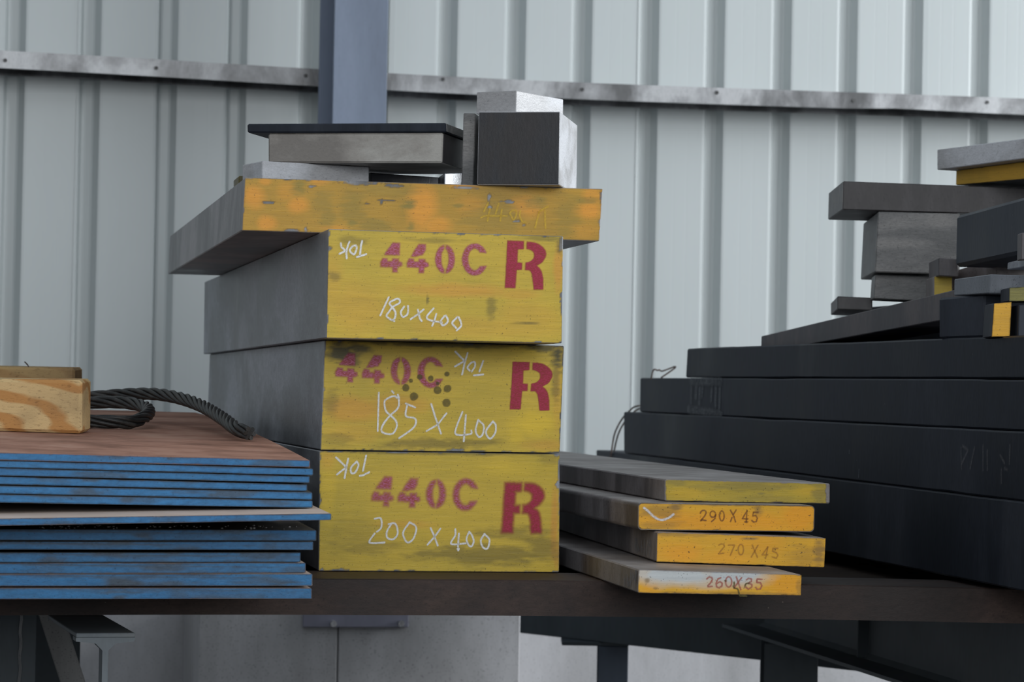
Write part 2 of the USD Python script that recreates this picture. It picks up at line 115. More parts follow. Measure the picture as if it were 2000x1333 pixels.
    'A0_G': [[(0.0899,0.1321),(0.0977,0.1311),(0.0981,0.1267),(0.1054,0.1267),(0.1063,0.1311),(0.1163,0.1305),(0.1172,0.1261),(0.1216,0.1246),(0.1222,0.1198),(0.119,0.1176),(0.1146,0.1169),(0.114,0.1084),(0.106,0.1086),(0.1058,0.1169),(0.0862,0.1175),(0.0859,0.1248)],[(0.1073,0.1571),(0.1186,0.1565),(0.118,0.1366),(0.0929,0.1369),(0.0949,0.1415)],[(0.1504,0.155),(0.1622,0.1544),(0.1616,0.1452),(0.1581,0.1393),(0.1565,0.1366),(0.1516,0.1362),(0.1447,0.1338),(0.1374,0.134),(0.1429,0.1441)],[(0.1339,0.1311),(0.1417,0.1301),(0.1422,0.1257),(0.1495,0.1257),(0.1504,0.1301),(0.1604,0.1295),(0.1613,0.1251),(0.1657,0.1236),(0.1663,0.1188),(0.1631,0.1166),(0.1587,0.1159),(0.1581,0.1074),(0.1501,0.1076),(0.1499,0.1159),(0.1303,0.1165),(0.1299,0.1238)],[(0.1957,0.1531),(0.1966,0.1529),(0.1989,0.1521),(0.2012,0.1508),(0.2033,0.1491),(0.2051,0.1469),(0.2067,0.1443),(0.2081,0.1414),(0.2091,0.1383),(0.2098,0.135),(0.2101,0.1315),(0.21,0.128),(0.2096,0.1246),(0.2088,0.1213),(0.2077,0.1182),(0.2063,0.1153),(0.2046,0.1127),(0.2027,0.1106),(0.2006,0.1089),(0.1983,0.1076),(0.1959,0.1068),(0.1951,0.1066),(0.1952,0.1127),(0.1952,0.1129),(0.1954,0.1135),(0.1963,0.1144),(0.1971,0.1157),(0.1978,0.1173),(0.1985,0.1192),(0.199,0.1213),(0.1994,0.1236),(0.1997,0.126),(0.1999,0.1286),(0.1999,0.1311),(0.1998,0.1336),(0.1996,0.1361),(0.1992,0.1384),(0.1988,0.1405),(0.1982,0.1424),(0.1975,0.144),(0.1967,0.1453),(0.1959,0.1462),(0.1956,0.1468),(0.1956,0.147)],[(0.1926,0.1531),(0.1917,0.1529),(0.1893,0.1521),(0.1871,0.1509),(0.1849,0.1491),(0.183,0.147),(0.1813,0.1444),(0.1799,0.1416),(0.1788,0.1384),(0.1781,0.1351),(0.1777,0.1317),(0.1776,0.1282),(0.1779,0.1248),(0.1786,0.1214),(0.1796,0.1183),(0.1809,0.1154),(0.1825,0.1129),(0.1844,0.1107),(0.1865,0.1089),(0.1887,0.1076),(0.1911,0.1069),(0.1919,0.1066),(0.192,0.1128),(0.192,0.1129),(0.1918,0.1135),(0.191,0.1145),(0.1902,0.1157),(0.1895,0.1173),(0.1889,0.1192),(0.1884,0.1213),(0.1881,0.1236),(0.1878,0.1261),(0.1877,0.1286),(0.1878,0.1312),(0.1879,0.1337),(0.1882,0.1361),(0.1887,0.1384),(0.1892,0.1406),(0.1898,0.1424),(0.1906,0.144),(0.1914,0.1453),(0.1923,0.1462),(0.1925,0.1468),(0.1925,0.147)],[(0.2633,0.1397),(0.2622,0.1423),(0.2609,0.1448),(0.2595,0.147),(0.2578,0.149),(0.2559,0.1508),(0.2539,0.1523),(0.2518,0.1536),(0.2496,0.1545),(0.2472,0.1551),(0.2449,0.1554),(0.2425,0.1553),(0.2402,0.155),(0.2379,0.1543),(0.2357,0.1533),(0.2335,0.152),(0.2315,0.1505),(0.2297,0.1486),(0.228,0.1466),(0.2265,0.1443),(0.2252,0.1418),(0.2241,0.1392),(0.2233,0.1364),(0.2228,0.1336),(0.2225,0.1307),(0.2224,0.1278),(0.2227,0.1249),(0.2231,0.122),(0.2239,0.1193),(0.2248,0.1166),(0.226,0.1142),(0.2275,0.1119),(0.2291,0.1098),(0.2309,0.1079),(0.2329,0.1063),(0.235,0.105),(0.2372,0.104),(0.2395,0.1033),(0.2418,0.103),(0.2442,0.1029),(0.2465,0.1032),(0.2488,0.1037),(0.2511,0.1046),(0.2532,0.1058),(0.2553,0.1073),(0.2572,0.1091),(0.2589,0.1111),(0.2605,0.1133),(0.2618,0.1158),(0.2629,0.1184),(0.252,0.1174),(0.2512,0.1161),(0.2504,0.1149),(0.2495,0.1139),(0.2485,0.113),(0.2475,0.1122),(0.2464,0.1117),(0.2453,0.1113),(0.2442,0.1111),(0.2431,0.111),(0.242,0.1112),(0.2409,0.1115),(0.2399,0.112),(0.2389,0.1126),(0.2379,0.1135),(0.237,0.1145),(0.2361,0.1156),(0.2354,0.1168),(0.2347,0.1182),(0.2341,0.1197),(0.2336,0.1213),(0.2332,0.123),(0.2329,0.1247),(0.2327,0.1265),(0.2326,0.1283),(0.2326,0.1301),(0.2328,0.1319),(0.233,0.1337),(0.2333,0.1354),(0.2338,0.137),(0.2343,0.1386),(0.235,0.1401),(0.2357,0.1415),(0.2365,0.1428),(0.2374,0.1439),(0.2383,0.1449),(0.2393,0.1457),(0.2404,0.1463),(0.2414,0.1468),(0.2425,0.1471),(0.2436,0.1473),(0.2447,0.1472),(0.2458,0.147),(0.2469,0.1466),(0.248,0.146),(0.2489,0.1452),(0.2499,0.1443),(0.2508,0.1433),(0.2516,0.1421),(0.2523,0.1408)]],
}
STROKE = {
    'C_tok': [[(0.0196,0.1525),(0.0209,0.1468),(0.0264,0.1412),(0.0178,0.136)],[(0.0336,0.1558),(0.0308,0.1487),(0.029,0.1392),(0.0296,0.1289)],[(0.0441,0.1499),(0.0391,0.149),(0.0343,0.1418),(0.0402,0.1358),(0.0431,0.138),(0.0454,0.1459),(0.0441,0.1499)],[(0.0541,0.1576),(0.0523,0.1502),(0.051,0.1357)],[(0.0461,0.1315),(0.0527,0.1337),(0.0609,0.1364)]],
    'C_size': [[(0.0989,0.0682),(0.0858,0.0386)],[(0.105,0.0523),(0.1003,0.0588),(0.1081,0.0643),(0.1148,0.0661),(0.1178,0.0613),(0.1149,0.0583),(0.105,0.0523),(0.1002,0.0451),(0.0957,0.0384),(0.1004,0.034),(0.1063,0.0313),(0.1099,0.0363),(0.1102,0.0446),(0.105,0.0523)],[(0.1055,0.0321),(0.1088,0.0301)],[(0.1242,0.0536),(0.1193,0.0456),(0.1203,0.0399),(0.1233,0.037),(0.1294,0.0409),(0.131,0.0475),(0.1304,0.055)],[(0.1468,0.0492),(0.1504,0.0348),(0.1534,0.0312)],[(0.156,0.0498),(0.1461,0.0413),(0.135,0.0336)],[(0.1723,0.0519),(0.1629,0.0409),(0.1617,0.0367),(0.1647,0.0335),(0.1722,0.0316),(0.1865,0.0299)],[(0.177,0.0433),(0.1743,0.0329),(0.1707,0.0237)],[(0.1905,0.0403),(0.1848,0.0323),(0.1857,0.0274),(0.1891,0.025),(0.1949,0.0293),(0.1961,0.0342),(0.1926,0.0412)],[(0.2119,0.0392),(0.2041,0.0311),(0.2042,0.027),(0.2102,0.0209)],[(0.2136,0.0388),(0.2176,0.0306),(0.2177,0.024),(0.2111,0.0176)]],
    'B_tok': [[(0.2223,0.1672),(0.2383,0.152),(0.2221,0.1425)],[(0.2431,0.1655),(0.2384,0.1485),(0.2345,0.1294)],[(0.2472,0.136),(0.2435,0.1416),(0.2498,0.1495),(0.2555,0.1503),(0.2557,0.1432),(0.2508,0.1347)],[(0.2698,0.1527),(0.2637,0.135)],[(0.2545,0.1284),(0.2703,0.1301)]],
    'B_size': [[(0.0951,0.0965),(0.0945,0.0327)],[(0.1257,0.0886),(0.12,0.0913),(0.1073,0.0855),(0.1046,0.0798),(0.1077,0.0659),(0.1149,0.0597),(0.1251,0.0494),(0.126,0.0396),(0.1184,0.0282),(0.1014,0.0314),(0.1032,0.0434),(0.1136,0.0576),(0.1281,0.0725),(0.1285,0.0887),(0.127,0.0936)],[(0.117,0.0997),(0.1199,0.0962)],[(0.1408,0.0791),(0.1565,0.0731)],[(0.1429,0.077),(0.1412,0.0588),(0.1547,0.0555),(0.1584,0.0499),(0.1537,0.0386),(0.1306,0.0214)],[(0.1834,0.0792),(0.1902,0.0589),(0.2008,0.0303)],[(0.2094,0.0642),(0.1948,0.0449),(0.1765,0.0341)],[(0.2364,0.0668),(0.2276,0.0441),(0.2265,0.0293),(0.2508,0.0304),(0.2521,0.0361)],[(0.2423,0.0619),(0.2396,0.0182)],[(0.2632,0.0539),(0.2592,0.0362),(0.2652,0.0257),(0.2715,0.0307),(0.2727,0.0449),(0.2632,0.0539)],[(0.2883,0.0521),(0.2769,0.0353),(0.2837,0.0231),(0.2926,0.033),(0.2931,0.0458),(0.2883,0.0521)]],
    'A0_tok': [[(0.025,0.1879),(0.0425,0.1718),(0.0271,0.1597)],[(0.0452,0.186),(0.0425,0.1718),(0.0399,0.154)],[(0.0595,0.1817),(0.0507,0.1719),(0.0509,0.163),(0.0569,0.1631),(0.0627,0.1751),(0.0595,0.1817)],[(0.075,0.1916),(0.0703,0.1663)],[(0.0652,0.158),(0.0705,0.1589),(0.0808,0.1642)]],
    'A0_size': [[(0.0914,0.0871),(0.1004,0.0887),(0.1035,0.082),(0.1022,0.0716),(0.0956,0.0656)],[(0.0919,0.0626),(0.0846,0.0522),(0.0855,0.047),(0.1087,0.0479)],[(0.1149,0.0785),(0.1246,0.08),(0.1292,0.0734),(0.1302,0.0615),(0.1229,0.0533),(0.1131,0.0562),(0.1128,0.0673),(0.1194,0.0785)],[(0.1501,0.0818),(0.1399,0.0661),(0.1416,0.0557),(0.1478,0.0483),(0.1567,0.0543),(0.1617,0.0693),(0.1593,0.0767),(0.1501,0.0818)],[(0.1858,0.0725),(0.1929,0.0577),(0.1984,0.0436)],[(0.2024,0.0719),(0.1929,0.0584),(0.181,0.0449)],[(0.2274,0.0714),(0.2276,0.061),(0.2211,0.0467),(0.2461,0.0477)],[(0.2336,0.064),(0.2325,0.0416)],[(0.2318,0.0386),(0.233,0.036),(0.2341,0.0387)],[(0.251,0.0672),(0.2467,0.0552),(0.2507,0.0448),(0.256,0.0433),(0.2589,0.0523),(0.2549,0.0627),(0.251,0.0672)],[(0.2769,0.0637),(0.271,0.0524),(0.2751,0.0413),(0.2827,0.0398),(0.2855,0.0541),(0.2769,0.0637)]],
    'A_pen': [[(0.4089,0.0582),(0.4019,0.0437)],[(0.3972,0.0333),(0.4045,0.0366),(0.4166,0.0369),(0.4409,0.0377)],[(0.4121,0.0488),(0.4083,0.0283)],[(0.4265,0.057),(0.422,0.0407)],[(0.4322,0.0482),(0.4301,0.029)],[(0.4457,0.0426),(0.4504,0.0469),(0.4565,0.0471),(0.4567,0.0393),(0.4526,0.0314),(0.4482,0.0379),(0.4457,0.0426)],[(0.4638,0.0468),(0.4628,0.0395),(0.4666,0.0301),(0.4734,0.0273)],[(0.4956,0.0453),(0.4894,0.0188)],[(0.4956,0.0453),(0.5004,0.0497),(0.5107,0.0554)],[(0.5053,0.0492),(0.5071,0.0193)]],
    'E2_num': [[(0.102,0.0293),(0.1033,0.0321),(0.1055,0.0334),(0.1089,0.0337),(0.1112,0.0322),(0.1115,0.0297),(0.1094,0.0248),(0.1063,0.0211),(0.1032,0.0179)],[(0.1029,0.017),(0.1057,0.0183),(0.1114,0.0174)],[(0.1271,0.0278),(0.1268,0.0258),(0.1259,0.0242),(0.1244,0.0231),(0.1228,0.0227),(0.1211,0.023),(0.1196,0.0241),(0.1186,0.0257),(0.1182,0.0277),(0.1185,0.0296),(0.1195,0.0313),(0.1209,0.0324),(0.1226,0.0328),(0.1243,0.0324),(0.1257,0.0313),(0.1267,0.0297),(0.1271,0.0278)],[(0.1274,0.0269),(0.1263,0.0207),(0.121,0.016)],[(0.1414,0.0252),(0.1412,0.0221),(0.1404,0.0195),(0.1392,0.0177),(0.1378,0.0171),(0.1363,0.0177),(0.135,0.0194),(0.1342,0.022),(0.1338,0.0251),(0.134,0.0281),(0.1348,0.0308),(0.136,0.0325),(0.1375,0.0331),(0.1389,0.0325),(0.1402,0.0308),(0.1411,0.0282),(0.1414,0.0252)],[(0.1517,0.0345),(0.1576,0.0241),(0.1603,0.0161)],[(0.161,0.0347),(0.1566,0.0278)],[(0.1545,0.0229),(0.1521,0.0163)],[(0.1791,0.0336),(0.1717,0.0212),(0.1806,0.0207)],[(0.1791,0.0336),(0.1782,0.0157)],[(0.1756,0.016),(0.1807,0.0161)],[(0.19,0.0316),(0.1973,0.0317)],[(0.19,0.0316),(0.1888,0.0257),(0.1939,0.0264),(0.1965,0.0221),(0.1947,0.0165),(0.1903,0.0159),(0.1873,0.0183)]],
    'E3_num': [[(0.1008,0.0279),(0.1041,0.0299),(0.1087,0.0293),(0.1095,0.0254),(0.103,0.0175),(0.101,0.0142),(0.109,0.015)],[(0.1161,0.0281),(0.1261,0.0282),(0.1197,0.0118)],[(0.1409,0.0212),(0.1406,0.018),(0.1397,0.0152),(0.1384,0.0133),(0.1367,0.0127),(0.135,0.0133),(0.1336,0.0151),(0.1326,0.0179),(0.1322,0.0211),(0.1325,0.0244),(0.1334,0.0271),(0.1348,0.029),(0.1364,0.0297),(0.1381,0.029),(0.1395,0.0272),(0.1405,0.0245),(0.1409,0.0212)],[(0.1548,0.0286),(0.1638,0.0091)],[(0.1642,0.028),(0.1538,0.0096)],[(0.1803,0.0256),(0.1714,0.0131),(0.1805,0.0132)],[(0.1803,0.0256),(0.1772,0.0079)],[(0.197,0.0238),(0.189,0.0237),(0.1884,0.0192),(0.1945,0.0173),(0.1972,0.0127),(0.1946,0.0081),(0.1879,0.01)]],
    'E4_num': [[(0.1069,0.0225),(0.1097,0.0253),(0.1142,0.0248),(0.1155,0.0217),(0.1124,0.016),(0.1087,0.0123)],[(0.1087,0.0107),(0.1151,0.0111)],[(0.1283,0.0243),(0.1238,0.0224),(0.1211,0.0155),(0.1221,0.0105),(0.126,0.009),(0.1304,0.0118),(0.1307,0.0162),(0.1271,0.0186),(0.1227,0.0155)],[(0.1457,0.0182),(0.1454,0.0151),(0.1444,0.0125),(0.1428,0.0108),(0.141,0.0102),(0.1392,0.0108),(0.1376,0.0125),(0.1365,0.015),(0.1361,0.0181),(0.1364,0.0212),(0.1374,0.0238),(0.1389,0.0255),(0.1407,0.0261),(0.1426,0.0255),(0.1441,0.0238),(0.1452,0.0212),(0.1457,0.0182)],[(0.1526,0.026),(0.16,0.0065)],[(0.1609,0.0246),(0.1497,0.0095)],[(0.1687,0.0215),(0.1718,0.024),(0.1764,0.0228),(0.1764,0.0191),(0.172,0.0165),(0.1771,0.0147),(0.1772,0.011),(0.1722,0.0072),(0.1676,0.0103)],[(0.1931,0.0224),(0.1853,0.0229),(0.1848,0.0179),(0.1906,0.0173),(0.1929,0.013),(0.1908,0.008),(0.1856,0.0073),(0.1833,0.0104)]],
    'E4_drip': [[(0.1495,0.0182),(0.1497,0.0095)],[(0.1497,0.0089),(0.1555,0.007),(0.1575,-0.0004),(0.1601,-0.0029)],[(0.1601,-0.0029),(0.1691,-0.0031)],[(0.1354,0.02),(0.1367,0.0194)],[(0.1663,0.0121),(0.1681,0.0159),(0.1726,0.0165)]],
    'E2_arc': [[(0.0093,0.0363),(0.0166,0.0309),(0.0239,0.024),(0.0328,0.0187),(0.0408,0.0176),(0.0503,0.0212),(0.0578,0.0267)]],
    'E3_side': [[(0.1868,0.0248),(0.1756,0.0209),(0.19,0.014),(0.1657,0.0085)],[(0.1695,0.0242),(0.1664,0.0153),(0.1488,0.0102)],[(0.129,0.0226),(0.1298,0.0105),(0.1197,0.0141)],[(0.1,0.0264),(0.1034,0.0187),(0.1002,0.0077)],[(0.0731,0.0264),(0.0818,0.0102)],[(0.055,0.0295),(0.0464,0.0256),(0.0605,0.0233),(0.0445,0.0271),(0.053,0.0097)]],
    'E4_side': [[(0.0964,0.0153),(0.0938,0.0077)],[(0.0751,0.0189),(0.0723,0.0084),(0.0618,0.0105)],[(0.0491,0.0262),(0.0511,0.0099)],[(0.0313,0.0246),(0.0344,0.0194),(0.026,0.0235)],[(0.0146,0.0327),(0.01,0.0281),(0.0166,0.0164)],[(0.0075,0.031),(0.0133,0.0187)]],
    'S3_chalk': [[(2.6147,0.07),(2.6191,0.0355)],[(2.6227,0.0738),(2.65,0.0671),(2.6188,0.0428)],[(2.6819,0.0714),(2.6622,0.0367)],[(2.7237,0.0759),(2.7255,0.0368)],[(2.7448,0.0683),(2.7463,0.0374)],[(2.8063,0.0627),(2.8269,0.0502)],[(2.8504,0.0785),(2.8492,0.0507)],[(2.8124,0.0393),(2.8133,0.0184)],[(2.8273,0.0415),(2.8398,0.0401)]],
    'S2_streak': [[(0.5437,0.0786),(0.5392,0.005)],[(0.5937,0.0725),(0.5861,0.0426)],[(0.6241,0.0582),(0.6183,0.0045)],[(0.652,0.0748),(0.6445,0.0464)],[(0.7378,0.0771),(0.7313,0.0373)],[(0.7755,0.0747),(0.7712,0.0048)],[(0.8083,0.0701),(0.8076,0.0144)],[(0.5136,0.012),(0.8269,0.0031)],[(0.5336,0.0798),(0.8216,0.077)]],
    'S3_tick': [[(2.0399,0.0176),(2.0375,0.0021)],[(1.9757,0.052),(1.976,0.0461)]],
}
OIL_SPOT = [(0.1402, 0.1057, 0.007), (0.154, 0.0913, 0.0077), (0.1936, 0.1026, 0.0073), (0.21, 0.1057, 0.007), (0.209, 0.0818, 0.0081), (0.1818, 0.1213, 0.0053), (0.2088, 0.1296, 0.0045), (0.1633, 0.1238, 0.0053), (0.1485, 0.1171, 0.0036), (0.1934, 0.1138, 0.0036)]
ROPE_PATH = [[0.3158,4.9022,1.1935],[0.3756,4.8982,1.1929],[0.4322,4.895,1.1924],[0.4789,4.8942,1.192],[0.5047,4.9086,1.1921],[0.5247,4.9346,1.199],[0.5435,5.0122,1.2064],[0.5504,5.1029,1.2147],[0.5381,5.1777,1.2212],[0.5069,5.2262,1.224],[0.4634,5.2571,1.222],[0.4035,5.2715,1.218],[0.34,5.2866,1.2168],[0.3065,5.346,1.2195],[0.3,5.3989,1.2228],[0.3127,5.4575,1.2266],[0.3514,5.4688,1.2292],[0.4164,5.443,1.2305],[0.4756,5.398,1.2318],[0.5302,5.3335,1.2379],[0.5779,5.2501,1.2401],[0.6117,5.1393,1.2338],[0.6333,4.9802,1.2208],[0.6377,4.7431,1.2024],[0.6382,4.5787,1.188],[0.6535,4.5341,1.1812]]
WIRE_PATH = [[[1.9879,6.8461,1.296],[1.9895,6.8455,1.3063],[1.9919,6.8448,1.3178],[1.9963,6.8436,1.322],[2.003,6.8421,1.3192],[2.0074,6.841,1.3209],[2.0131,6.8397,1.3178],[2.0275,6.8362,1.3227],[2.043,6.8324,1.3292],[2.0463,6.8316,1.3276],[2.0277,6.8363,1.3128],[2.0135,6.8399,1.3022],[2.0114,6.8405,1.2964]],[[2.0812,7.2673,1.2301],[2.0741,7.269,1.2283],[2.0648,7.2713,1.2249],[2.0532,7.2743,1.2137],[2.0405,7.2776,1.2001],[2.0268,7.2813,1.1767],[2.0168,7.2842,1.1498],[2.0107,7.2865,1.1059],[2.0087,7.2873,1.0913]],[[2.0896,7.2963,1.2227],[2.0861,7.2972,1.2209],[2.0756,7.2998,1.2139],[2.064,7.3028,1.2027],[2.0479,7.3071,1.1804],[2.0343,7.3109,1.1496],[2.0247,7.3141,1.103],[2.0227,7.3149,1.0883]]]
NAIL_PATH = [[0.3801, 5.6871, 1.2829], [0.3789, 5.6872, 1.2899], [0.3759, 5.6878, 1.2939], [0.3719, 5.6887, 1.2978]]
CAP_PLAN = [[1.0481, 4.6925], [1.1042, 4.6401], [1.2128, 4.7465], [1.1567, 4.7989]]
RIB_X = [0.4604, 0.6727, 0.8927, 1.0933, 1.3036, 1.51, 1.7149, 1.9218, 2.1247, 2.3316, 2.5376, 2.7491, 2.9599, 3.1721, 3.3902]
RAIL_LINE = [(0.439, 2.1816), (0.8789, 2.1762), (1.3303, 2.1686), (1.5336, 2.1631), (2.0527, 2.1633), (2.4407, 2.1662), (2.8371, 2.1706), (3.4069, 2.1784)]
SCREW_AT = [(0.4537, 2.153), (0.8723, 2.1507), (1.2968, 2.1481), (1.6955, 2.1556), (2.1099, 2.1442), (2.5195, 2.153), (2.9453, 2.1471), (3.3709, 2.1606)]
